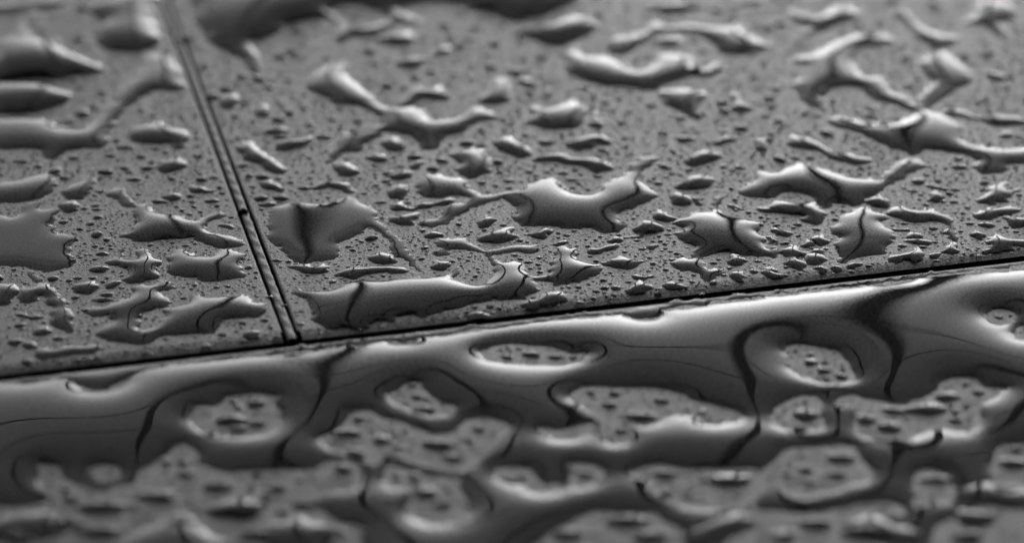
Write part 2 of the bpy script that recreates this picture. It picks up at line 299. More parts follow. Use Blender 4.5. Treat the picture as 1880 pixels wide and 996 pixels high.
 ('slim wavy puddle between the looping puddle and the saddle-shaped puddle', 16.8, [(35.32,36.24),(36.66,37.98),(38.66,36.24),(40.16,34.52),(42.36,32.81),(44.37,31.68),(45.72,31.11),(44.15,29.71),(42.12,30.55),(40.59,31.68),(39.36,33.66),(37.31,34.52),(35.69,35.09)], []),
 ('stubby small puddle left of the slim wavy puddle', 20, [(31.06,36.82),(32.11,37.98),(32.60,35.09),(32.59,30.55),(31.85,31.68),(31.36,34.52)], []),
 ('blurred puddle in the far right corner with a short leg', 14.4, [(63.31,77.51),(65.72,79.62),(66.34,83.89),(69.33,86.06),(72.20,83.89),(71.26,79.62),(68.72,76.81),(69.80,71.99),(69.22,69.95),(67.67,73.36),(66.62,76.81),(64.26,76.81)], []),
 ('thin long puddle reaching the right edge above the looping puddle', 15.2, [(56.16,45.68),(58.52,46.89),(59.91,46.29),(61.35,44.48),(63.64,45.08),(66.98,43.88),(68.32,43.88),(68.03,42.09),(62.46,42.09),(60.09,44.18)], []),
 ('ragged small puddle upper right of the looping puddle', 20, [(64.05,59.40),(65.31,59.40),(66.87,58.12),(65.88,56.52),(64.77,57.48)], []),
 ('ragged small puddle below the thin puddle at right edge', 20, [(62.89,38.56),(64.60,40.32),(65.14,39.15),(64.00,37.98)], []),
 ('thin small puddle upper right of the looping puddle', 20, [(61.94,62.32),(63.81,62.97),(62.61,61.67)], []),
 ('broad flat puddle with ragged rim cut by the left edge', 9, [(-64.40,15.07),(-60.92,14.56),(-59.87,15.07),(-59.67,18.21),(-58.38,18.74),(-57.91,17.16),(-56.66,16.38),(-55.18,17.16),(-55.79,15.07),(-55.72,13.01),(-54.68,10.46),(-53.20,9.45),(-52.28,8.44),(-52.70,7.44),(-52.65,5.46),(-51.43,3.01),(-51.89,1.55),(-53.50,0.59),(-54.48,-0.13),(-56.11,0.59),(-58.01,1.55),(-62.24,2.04)], []),
 ('ragged small puddle upper right of the broad flat puddle at left edge', 20, [(-55.56,18.21),(-54.03,18.74),(-52.79,17.16),(-53.45,16.11),(-54.84,16.38)], []),
 ('star-like puddle with long arms on the left slab', 16.0, [(-50.00,21.13),(-49.08,23.02),(-47.73,21.40),(-45.97,18.21),(-44.54,17.69),(-43.63,15.59),(-41.30,15.07),(-39.59,13.78),(-37.76,13.52),(-37.00,15.07),(-35.74,16.11),(-34.62,15.07),(-36.18,13.52),(-36.88,11.48),(-36.09,10.21),(-34.26,9.70),(-32.85,8.95),(-32.35,6.95),(-33.52,6.45),(-35.05,6.20),(-36.77,7.94),(-38.90,9.20),(-40.63,8.69),(-43.44,7.94),(-45.24,8.19),(-46.67,8.95),(-47.32,9.70),(-46.08,11.48),(-45.71,14.04),(-46.19,17.16),(-47.80,18.21),(-49.43,20.33)], []),
 ('small horned puddle like a cow head left of the boxy puddle', 16.8, [(-47.69,2.04),(-47.16,3.98),(-47.05,5.71),(-46.08,5.95),(-46.16,3.01),(-44.19,3.01),(-44.04,5.46),(-43.04,4.47),(-41.45,2.04),(-41.67,0.11),(-41.05,-1.56),(-42.68,-2.51),(-44.59,-2.75),(-45.08,-2.28),(-44.61,-0.85),(-45.02,0.83),(-46.17,1.31)], []),
 ('boxy puddle with ragged corners below the star-like puddle', 15.2, [(-41.39,3.50),(-40.20,4.72),(-39.07,5.46),(-37.71,3.98),(-35.51,3.98),(-34.12,5.71),(-32.95,4.97),(-31.57,4.23),(-32.30,2.52),(-31.70,0.59),(-31.32,-1.33),(-32.58,-1.80),(-34.05,-2.28),(-35.98,-2.51),(-38.07,-1.09),(-40.05,-0.85),(-40.36,1.07),(-40.52,2.52)], []),
 ('crooked puddle with a round dry hole like a bird head, near the left edge', 16.0, [(-56.87,-4.39),(-55.65,-3.93),(-55.33,-3.22),(-56.69,0.11),(-55.61,-1.33),(-54.82,-2.98),(-54.03,-3.22),(-52.75,-4.63),(-51.57,-6.95),(-50.33,-9.70),(-49.68,-12.86),(-49.86,-14.64),(-51.21,-13.97),(-52.21,-12.86),(-52.11,-10.61),(-52.58,-8.79),(-54.06,-7.41),(-55.45,-8.10),(-56.30,-7.41)], [[(-54.73,-6.49),(-54.11,-5.65),(-53.20,-6.72),(-53.62,-7.51)]]),
 ('stubby small puddle left of the bird-head puddle', 20, [(-60.72,-3.22),(-58.35,-3.22),(-56.98,-6.49),(-57.72,-8.56),(-59.81,-8.79)], []),
 ('double-humped puddle like a bridge along the front edge of the left slab', 16.0, [(-48.39,-9.93),(-46.63,-8.79),(-45.04,-7.87),(-43.61,-5.56),(-43.56,-4.16),(-42.33,-3.69),(-40.52,-2.51),(-38.83,-4.16),(-39.59,-5.10),(-40.45,-5.10),(-39.27,-8.10),(-40.42,-9.25),(-42.41,-10.38),(-42.59,-12.41),(-41.96,-14.19),(-40.34,-13.75),(-39.11,-11.51),(-39.10,-9.70),(-37.33,-8.33),(-36.54,-5.56),(-35.16,-6.49),(-30.89,-6.49),(-29.92,-7.87),(-28.83,-8.10),(-28.25,-10.16),(-29.87,-11.06),(-32.74,-11.96),(-33.21,-13.75),(-33.51,-15.08),(-36.64,-15.08),(-39.05,-15.96),(-40.20,-16.84),(-41.76,-17.71),(-44.74,-17.05),(-46.52,-16.18),(-46.36,-14.19),(-45.54,-12.41),(-46.13,-11.06),(-47.61,-11.06)], []),
 ('stubby small puddle right of the bird-head puddle', 22, [(-50.39,-4.63),(-49.93,-3.22),(-48.92,-2.75),(-48.41,-4.16),(-48.97,-5.56)], []),
 ('stubby small puddle below the horned puddle', 24, [(-47.34,-3.22),(-46.87,-1.80),(-45.92,-2.51),(-45.99,-3.69),(-46.82,-3.93)], []),
 ('ragged small puddle left of the horned puddle', 24, [(-49.62,0.11),(-49.01,1.31),(-47.86,0.83),(-48.03,-0.37),(-49.23,-0.37)], []),
 ('flat strip of water along the front edge of the left slab', 16.0, [(-52.76,-19.01),(-50.76,-18.58),(-48.31,-18.36),(-45.33,-19.01),(-46.86,-19.87),(-49.45,-20.51),(-52.03,-21.15),(-52.78,-20.30)], []),
 ('ragged small puddle above and left of the flat strip of water', 22, [(-54.20,-17.71),(-53.44,-17.27),(-52.86,-18.36),(-53.62,-18.79)], []),
 ('ragged small puddle below the bird-head puddle', 22, [(-53.76,-15.08),(-53.13,-13.75),(-52.13,-14.86),(-52.86,-15.52)], []),
 ('thin small puddle lower left of the bird-head puddle', 20, [(-56.58,-10.38),(-55.03,-10.83),(-53.28,-11.29),(-54.23,-11.96),(-55.81,-11.29)], []),
 ('ragged small puddle lower right of the double-humped puddle', 22, [(-30.51,-15.96),(-29.40,-14.19),(-28.32,-14.64),(-28.84,-15.96),(-30.05,-16.40)], []),
 ('ragged small puddle upper right of the star-like puddle', 22, [(-39.98,23.29),(-38.45,23.02),(-36.99,22.21),(-38.27,21.13),(-39.50,21.94)], []),
 ('thin small puddle upper right of the star-like puddle', 22, [(-37.86,19.27),(-36.99,19.80),(-35.89,19.00),(-36.88,18.63)], []),
 ('ragged small puddle upper left of the star-like puddle, second closest to it', 24, [(-43.01,20.33),(-42.26,21.94),(-41.23,20.87),(-41.35,19.80),(-42.50,19.91)], []),
 ('ragged small puddle upper left of the star-like puddle, closest to it', 24, [(-43.78,19.00),(-43.15,19.53),(-42.48,18.63),(-43.25,18.32)], []),
 ('ragged small puddle lower right of the star-like puddle', 22, [(-35.16,12.24),(-34.39,12.50),(-33.54,11.73),(-34.16,11.07)], []),
 ('flat kite-shaped puddle with a thin tail just right of the narrow joint', 9, [(-29.50,14.04),(-29.28,17.16),(-26.41,18.48),(-24.57,18.21),(-21.87,19.00),(-20.11,20.33),(-18.66,18.74),(-17.20,16.64),(-16.40,14.04),(-15.42,11.99),(-14.22,9.95),(-12.78,6.95),(-12.02,3.98),(-11.52,2.04),(-10.81,0.11),(-11.49,1.07),(-12.66,3.50),(-13.81,4.97),(-14.79,7.44),(-14.85,8.95),(-16.04,10.71),(-17.23,12.24),(-18.29,10.97),(-18.89,9.45),(-20.17,8.44),(-20.54,6.95),(-20.65,4.97),(-21.45,3.50),(-22.93,2.52),(-24.43,2.04),(-26.06,3.50),(-27.34,5.95),(-28.63,8.44),(-29.19,11.48)], []),
 ('thin small puddle lower left of the kite-shaped puddle', 20, [(-25.91,1.31),(-24.20,1.79),(-23.28,1.07),(-22.01,1.79),(-21.92,0.35),(-24.06,-0.37)], []),
 ('thin small puddle upper left of the crocodile-shaped puddle', 22, [(-20.63,-1.33),(-19.12,0.83),(-17.80,0.59),(-15.86,1.31),(-13.45,1.07),(-12.66,0.11),(-13.62,-0.37),(-16.45,-0.37),(-18.34,-1.56),(-19.90,-0.85)], []),
 ('ragged small puddle lower right of the kite-shaped puddle', 22, [(-17.06,3.50),(-15.80,4.97),(-14.68,4.47),(-13.51,2.76),(-14.81,2.28),(-16.35,2.52)], []),
 ('long crocodile-shaped puddle along the front edge of the right slab', 16.0, [(-25.29,-4.63),(-23.75,-5.10),(-22.23,-5.33),(-20.37,-4.16),(-18.49,-2.98),(-15.71,-2.28),(-11.41,-1.56),(-7.51,-1.33),(-7.10,-0.37),(-6.25,1.07),(-6.02,0.11),(-6.85,-1.80),(-5.53,-3.22),(-4.23,-3.69),(-3.16,-2.75),(-1.88,-0.85),(-2.55,2.52),(-3.22,4.47),(-5.00,5.46),(-6.77,5.95),(-7.85,4.47),(-8.94,3.98),(-8.54,5.95),(-9.03,7.94),(-7.93,8.44),(-5.93,8.44),(-4.58,7.19),(-3.01,5.71),(-1.25,5.95),(1.32,6.95),(2.80,6.95),(2.68,5.21),(0.91,5.21),(-1.29,4.72),(-2.56,4.23),(-2.11,3.01),(-0.14,2.52),(1.17,2.04),(1.77,-0.61),(4.15,-1.09),(4.40,1.07),(5.32,4.47),(5.79,6.70),(7.56,6.45),(8.36,2.52),(10.51,1.07),(9.58,-0.85),(8.25,-2.51),(6.51,-2.75),(5.42,-3.22),(4.57,-2.51),(2.41,-2.51),(3.04,-4.16),(1.10,-6.49),(-1.25,-6.95),(-1.85,-6.95),(-4.82,-7.87),(-5.86,-9.47),(-8.19,-9.70),(-9.85,-11.06),(-11.55,-10.61),(-13.62,-11.96),(-15.71,-12.41),(-16.90,-13.75),(-19.42,-13.75),(-20.46,-13.97),(-21.57,-12.86),(-22.49,-11.51),(-23.06,-9.25),(-24.06,-6.95)], []),
 ('ragged small puddle upper left of the crocodile-shaped puddle', 24, [(-9.55,2.04),(-8.92,3.01),(-7.59,2.28),(-7.99,0.83),(-8.86,0.83)], []),
 ('ragged small puddle lower left of the crown-shaped puddle', 24, [(-4.31,13.01),(-3.09,14.81),(-2.18,14.04),(-2.39,12.75),(-3.51,11.99)], []),
 ('ragged small puddle above the crocodile-shaped puddle, second closest to it', 22, [(-4.38,8.95),(-2.60,10.46),(-1.49,10.71),(-0.14,11.48),(-0.37,9.95),(0.75,8.95),(-0.14,7.94),(-2.36,7.69)], []),
 ('ragged small puddle left of the crown-shaped puddle, second closest to it', 20, [(-14.62,14.56),(-13.28,15.07),(-11.25,15.59),(-12.11,14.04),(-11.84,12.50),(-13.18,12.24),(-14.11,13.01)], []),
 ('stubby small puddle left of the crown-shaped puddle', 22, [(-15.33,21.40),(-14.26,23.56),(-12.87,23.56),(-13.03,21.40),(-13.20,19.53),(-14.36,19.80)], []),
 ('thin small puddle lower left of the crown-shaped puddle', 22, [(-14.95,17.42),(-13.86,18.74),(-12.89,17.16),(-12.21,17.16),(-10.89,18.74),(-9.73,18.21),(-7.71,19.80),(-7.91,18.48),(-9.93,17.16),(-11.50,16.38),(-13.11,16.90),(-14.01,16.53)], []),
 ('thin small puddle above the kite-shaped puddle', 20, [(-24.64,23.02),(-23.35,24.64),(-21.49,24.64),(-19.83,21.67),(-20.86,21.40),(-22.79,23.02),(-23.91,22.48)], []),
 ('ragged small puddle above the kite-shaped puddle', 22, [(-31.52,23.83),(-30.56,24.92),(-29.09,23.83),(-28.49,21.94),(-29.91,22.48)], []),
 ('thin small puddle upper left of the kite-shaped puddle', 22, [(-30.73,18.21),(-29.87,18.85),(-28.91,18.21),(-29.79,17.79)], []),
 ('ragged small puddle above the crocodile-shaped puddle, closest to it', 22, [(-10.41,9.45),(-9.53,10.21),(-8.51,9.60),(-9.50,8.85)], []),
 ('peaked puddle like a stingray with a trailing foot right of centre', 14.4, [(19.04,12.50),(20.34,13.78),(22.02,15.59),(24.13,16.64),(25.01,19.80),(26.54,20.33),(25.60,18.21),(25.69,16.11),(27.17,14.56),(28.69,13.78),(29.48,12.24),(29.52,9.95),(30.12,8.95),(29.63,6.95),(30.26,5.21),(31.37,5.21),(30.92,3.74),(29.74,4.23),(28.66,4.47),(26.92,4.72),(25.63,5.21),(23.14,4.23),(22.30,3.01),(22.95,1.07),(24.86,0.35),(24.35,-0.85),(22.76,-2.04),(21.77,-0.37),(20.06,0.11),(19.19,2.28),(20.00,3.01),(21.53,3.01),(21.64,4.97),(20.70,7.94),(20.09,8.95),(19.58,9.95),(20.63,10.71),(20.47,11.99)], []),
 ('ragged small puddle lower right of the crown-shaped puddle', 24, [(14.49,11.22),(15.81,13.27),(17.16,13.27),(18.56,11.99),(17.69,10.21),(16.45,9.95),(15.17,8.44),(13.38,8.19),(13.29,8.95),(15.34,9.95)], []),
 ('stubby small puddle right of the crown-shaped puddle', 24, [(19.68,20.87),(20.53,21.67),(21.57,19.80),(21.94,18.21),(20.77,17.69),(19.93,19.00)], []),
 ('ragged small puddle upper left of the stingray-like puddle', 22, [(22.05,20.07),(23.18,19.80),(24.13,20.33),(23.36,19.00),(23.88,18.21),(22.96,17.95),(22.90,19.00)], []),
 ('ragged small puddle left of the stingray-like puddle, closest to it', 24, [(17.34,14.81),(18.21,16.38),(18.82,15.07),(19.90,14.04),(18.74,13.27),(17.85,13.52)], []),
 ('ragged small puddle right of the crocodile-shaped puddle, closest to it', 18, [(10.75,1.79),(11.45,3.25),(12.80,4.23),(14.08,3.25),(15.83,3.01),(14.89,1.55),(13.98,0.59),(12.04,1.07)], []),
 ('thin small puddle below the crown-shaped puddle', 22, [(8.98,5.71),(10.22,6.45),(12.45,6.95),(11.97,5.95),(10.62,5.21),(9.29,4.97)], []),
 ('ragged small puddle below the crown-shaped puddle, second closest to it', 22, [(1.82,9.70),(3.17,10.71),(4.07,11.22),(4.61,10.21),(3.83,9.95),(3.93,8.44),(2.70,8.85)], []),
 ('ragged small puddle below the crown-shaped puddle, closest to it', 22, [(11.59,7.94),(12.52,9.20),(13.27,8.44),(12.46,7.44)], []),
 ('ragged small puddle below and left of the stingray-like puddle', 24, [(13.66,-5.10),(14.27,-3.22),(14.96,-2.28),(15.76,-3.69),(16.38,-4.39),(15.27,-5.10),(14.40,-5.33)], []),
 ('thin small puddle left of the stingray-like puddle', 22, [(14.25,-0.85),(15.22,-1.09),(16.12,-0.37),(16.74,-1.09),(16.06,-1.80),(14.76,-1.80)], []),
 ('thin small puddle below the stingray-like puddle', 22, [(17.28,-3.46),(18.62,-2.51),(19.96,-3.69),(18.76,-4.07)], []),
 ('ragged small puddle right of the crocodile-shaped puddle, second closest to it', 24, [(11.87,-3.93),(12.54,-3.22),(13.27,-4.16),(12.60,-4.86)], []),
 ('ragged small puddle lower right of the crocodile-shaped puddle', 22, [(1.31,-8.33),(3.02,-6.95),(4.32,-5.33),(5.61,-5.33),(6.23,-6.49),(4.50,-8.10),(2.58,-8.79)], []),
 ('stubby small puddle lower right of the stingray-like puddle, second closest to it', 24, [(25.45,2.52),(26.05,4.97),(27.09,3.98),(27.86,2.52),(26.91,1.55),(25.83,1.65)], []),
 ('ragged small puddle lower right of the stingray-like puddle, closest to it', 24, [(25.56,-0.61),(26.81,0.11),(27.59,-1.09),(26.64,-2.28)], []),
 ('ragged small puddle lower right of the stingray-like puddle, third closest to it', 22, [(27.79,0.11),(28.37,0.59),(28.98,0.11),(28.29,-0.47)], []),
 ('stubby small puddle lower right of the stingray-like puddle, third closest to it', 22, [(29.60,-0.37),(30.57,0.83),(30.84,0.11),(30.54,-0.85)], []),
 ('stubby small puddle lower right of the stingray-like puddle, closest to it', 24, [(30.52,8.44),(31.38,9.45),(31.75,8.44),(31.18,6.95)], []),
 ('ragged small puddle left of the stingray-like puddle, second closest to it', 20, [(15.99,6.95),(17.56,7.19),(16.61,5.95)], []),
 ('thin small puddle upper right of the stingray-like puddle', 20, [(26.93,17.69),(28.26,17.16),(29.01,16.53),(27.77,16.64)], []),
 ('thin small puddle below the saddle-shaped puddle', 20, [(30.53,17.16),(31.99,16.90),(32.75,16.38),(30.47,16.38)], []),
 ('stubby small puddle below and left of the stingray-like puddle', 24, [(16.70,-4.39),(17.15,-3.93),(17.02,-5.33),(16.66,-5.33)], []),
 ('thin small puddle upper right of the crocodile-shaped puddle', 20, [(4.25,7.34),(5.14,7.94),(6.70,8.04),(4.91,6.85)], []),
 ('saddle-shaped puddle with a tail rising right, below the looping puddle', 14.4, [(28.42,21.67),(30.37,24.64),(31.04,27.22),(33.37,27.22),(36.89,30.00),(37.96,28.88),(39.91,27.22),(42.53,25.57),(44.33,25.02),(46.15,24.64),(48.05,28.88),(50.86,30.73),(52.34,29.44),(50.22,27.50),(49.07,25.74),(46.95,23.56),(44.56,20.87),(42.89,18.21),(41.69,17.69),(40.87,18.48),(39.29,18.74),(38.91,17.16),(38.20,16.90),(37.34,19.80),(36.52,20.87),(35.21,21.67),(33.85,21.94),(32.34,20.33),(30.96,20.33),(29.60,20.60)], []),
 ('ragged small puddle below the saddle-shaped puddle', 20, [(30.46,16.90),(31.85,17.16),(32.92,19.00),(34.70,18.48),(35.61,18.48),(37.21,18.48),(37.26,16.64),(38.07,15.59),(37.74,14.56),(36.49,13.27),(35.61,13.52),(35.98,15.07),(34.65,15.33),(32.42,15.85),(31.09,16.22)], []),
 ('maple-leaf shaped puddle on the right slab just above its front edge', 13.6, [(38.40,10.97),(39.67,13.52),(41.58,16.64),(42.98,16.90),(44.19,15.59),(45.88,14.56),(44.83,13.27),(45.56,9.95),(45.61,8.44),(44.48,6.45),(44.06,4.72),(42.68,4.23),(40.87,3.74),(39.67,2.76),(38.55,2.52),(39.11,3.74),(38.57,5.95),(38.66,7.94),(39.43,8.95),(38.44,10.21)], []),
 ('arched puddle running right and down from the maple-leaf puddle', 15.2, [(45.41,15.33),(46.58,16.64),(47.98,16.90),(49.70,16.11),(51.65,17.16),(52.35,15.59),(53.42,15.07),(53.43,13.52),(53.82,11.48),(53.47,8.95),(52.96,7.69),(52.49,9.95),(51.47,10.71),(52.80,12.24),(51.78,13.01),(49.05,12.75),(47.31,13.27),(46.37,14.81)], []),
 ('S-shaped puddle near the right edge', 17.6, [(57.16,19.80),(58.89,21.40),(60.13,23.56),(61.46,24.64),(61.73,21.94),(63.01,22.75),(62.89,21.94),(61.61,21.13),(60.82,19.00),(59.41,18.74),(58.71,17.16),(61.07,17.69),(61.90,17.16),(60.89,15.07),(59.26,14.81),(57.08,13.78),(56.25,15.07),(57.95,16.64),(58.64,18.21),(57.35,18.74)], []),
 ('ragged small puddle below the S-shaped puddle, second closest to it', 22, [(59.94,14.81),(60.81,14.56),(62.15,13.78),(63.35,13.52),(63.18,12.50),(60.55,11.48),(60.07,11.99)], []),
 ('ribbed puddle at the right edge just above the long seam', 17.6, [(56.88,7.94),(58.08,9.95),(59.26,8.95),(61.26,8.19),(62.66,7.94),(62.54,7.19),(60.06,6.95),(59.16,5.46),(56.25,5.21),(57.18,6.95)], []),
 ('stubby small puddle left of the ribbed puddle at right edge', 24, [(55.17,9.95),(56.06,10.71),(56.70,9.70),(55.84,8.44),(55.21,8.69)], []),
 ('stubby small puddle left of the maple-leaf puddle, closest to it', 24, [(35.90,8.19),(37.07,9.95),(37.73,8.69),(37.50,7.44),(36.36,7.19)], []),
 ('stubby small puddle right of the stingray-like puddle, closest to it', 22, [(30.61,7.44),(31.22,9.45),(31.39,11.48),(32.71,11.22),(33.74,10.21),(32.96,8.95),(31.93,9.95),(31.26,7.19)], []),
 ('stubby small puddle right of the stingray-like puddle, second closest to it', 24, [(31.96,4.97),(33.46,6.95),(34.01,5.71),(34.91,4.72),(34.30,3.98),(33.42,3.98),(34.38,0.11),(33.14,0.83),(32.15,2.04),(32.49,3.50)], []),
 ('stubby small puddle left of the maple-leaf puddle, second closest to it', 24, [(35.04,2.52),(35.97,4.23),(36.75,3.25),(36.31,2.04),(35.41,1.79)], []),
 ('ragged small puddle below and left of the maple-leaf puddle', 24, [(35.54,0.83),(36.28,1.79),(37.28,0.83),(36.12,0.11)], []),
 ('ragged small puddle lower right of the stingray-like puddle, second closest to it', 22, [(29.64,-0.61),(30.41,0.83),(30.86,-0.37),(32.02,-0.75),(30.58,-1.09)], []),
 ('ragged small puddle below the maple-leaf puddle', 22, [(39.46,0.83),(40.14,2.04),(40.88,1.79),(40.12,0.83)], []),
 ('ragged small puddle right of the maple-leaf puddle, second closest to it', 22, [(44.19,3.01),(45.54,4.23),(47.12,4.47),(48.22,6.20),(48.39,3.25),(46.90,2.76),(44.87,2.28)], []),
 ('thin small puddle right of the maple-leaf puddle', 22, [(46.88,7.94),(48.05,8.44),(49.74,7.69),(48.97,6.95),(47.93,7.44)], []),
 ('ragged small puddle below the arched puddle', 22, [(49.24,4.72),(50.11,5.46),(50.82,4.97),(49.90,3.89)], []),
 ('stubby small puddle below the arched puddle', 24, [(51.29,5.21),(52.45,7.19),(52.94,5.21),(51.96,4.47)], []),
 ('ragged small puddle lower right of the saddle-shaped puddle', 24, [(44.01,19.00),(45.22,20.60),(46.61,18.74),(45.34,17.69)], []),
 ('stubby small puddle above the arched puddle', 24, [(51.27,20.33),(52.40,21.94),(52.99,20.33),(52.58,19.00),(51.44,19.00)], []),
 ('thin small puddle above the arched puddle', 22, [(51.57,23.56),(52.54,23.83),(54.17,22.21),(53.21,21.94)], []),
 ('thin small puddle upper right of the saddle-shaped puddle', 22, [(49.86,24.64),(51.79,25.19),(51.41,24.10),(50.24,23.99)], []),
 ('ragged small puddle left of the maple-leaf puddle', 22, [(36.06,5.21),(37.37,6.20),(37.52,5.46),(36.54,4.47)], []),
 ('stubby small puddle left of the maple-leaf puddle, third closest to it', 24, [(34.76,6.70),(35.35,8.19),(35.75,6.55)], []),
 ('ragged small puddle right of the maple-leaf puddle, closest to it', 22, [(47.26,9.20),(48.21,9.70),(48.91,9.05),(47.83,8.44)], []),
 ('ragged small puddle lower left of the arched puddle', 22, [(46.59,11.07),(47.53,11.37),(47.20,10.56)], []),
 ('ragged small puddle below the S-shaped puddle, closest to it', 22, [(56.89,12.50),(57.86,13.01),(58.20,12.24),(57.45,11.73)], []),
 ('blurred tongue of water in the dry patch at bottom left', 16.0, [(-39.31,-60.31),(-37.31,-56.82),(-35.32,-55.29),(-34.38,-52.41),(-32.38,-54.78),(-29.11,-57.82),(-26.93,-64.21),(-39.08,-64.21)], []),
 ('blurred slanting puddle in the dry patch at bottom left', 16.0, [(-29.61,-52.41),(-27.54,-50.95),(-24.63,-49.37),(-24.73,-51.68),(-27.27,-54.06),(-29.33,-54.27)], []),
 ('blurred low puddle in the left bottom corner of the front slab', 16.0, [(-52.16,-55.29),(-49.22,-53.24),(-46.13,-53.76),(-44.34,-56.82),(-46.82,-58.32),(-51.66,-58.32)], []),
 ('blurred wide puddle at the bottom edge, right of the dry patch at bottom left', 16.0, [(-23.91,-55.29),(-20.71,-54.27),(-17.84,-56.82),(-18.18,-60.31),(-22.46,-60.31),(-24.76,-58.32)], []),
 ('blurred pale puddle at the bottom edge right of centre', 16.0, [(16.98,-57.82),(19.59,-54.78),(23.48,-53.76),(24.14,-55.80),(21.56,-57.82),(19.25,-60.31)], []),
 ('blurred wavy puddle low on the bottom right dry patch', 16.0, [(33.69,-55.29),(36.03,-53.76),(38.52,-55.80),(40.56,-56.82),(39.16,-59.32),(35.52,-58.32)], []),
 ('blurred puddle in the bottom right corner of the front slab', 16.0, [(45.43,-49.05),(48.51,-46.92),(50.41,-49.05),(53.10,-49.58),(52.03,-52.72),(48.36,-51.68),(46.16,-51.68)], []),
 ('thin ribbed film of water creeping along the seam on the front slab', 5, [(-47.37,-26.73),(-45.73,-27.94),(-43.69,-27.70),(-42.33,-26.73),(-41.41,-24.54),(-22.98,-19.31),(-13.69,-17.03),(-12.47,-17.28),(-10.96,-16.77),(-5.51,-14.71),(12.40,-10.25),(13.00,-10.91),(14.52,-11.57),(16.39,-11.17),(17.40,-9.45),(19.93,-8.64),(27.57,-6.49),(65.63,3.38),(57.61,1.39),(49.66,-0.58),(41.80,-2.53),(34.02,-4.45),(26.33,-6.36),(18.71,-8.25),(11.17,-10.12),(3.70,-11.96),(-3.68,-13.80),(-11.00,-15.61),(-18.24,-17.40),(-25.41,-19.18),(-32.51,-20.94),(-39.53,-22.68),(-46.49,-24.40),(-53.38,-26.11)], []),
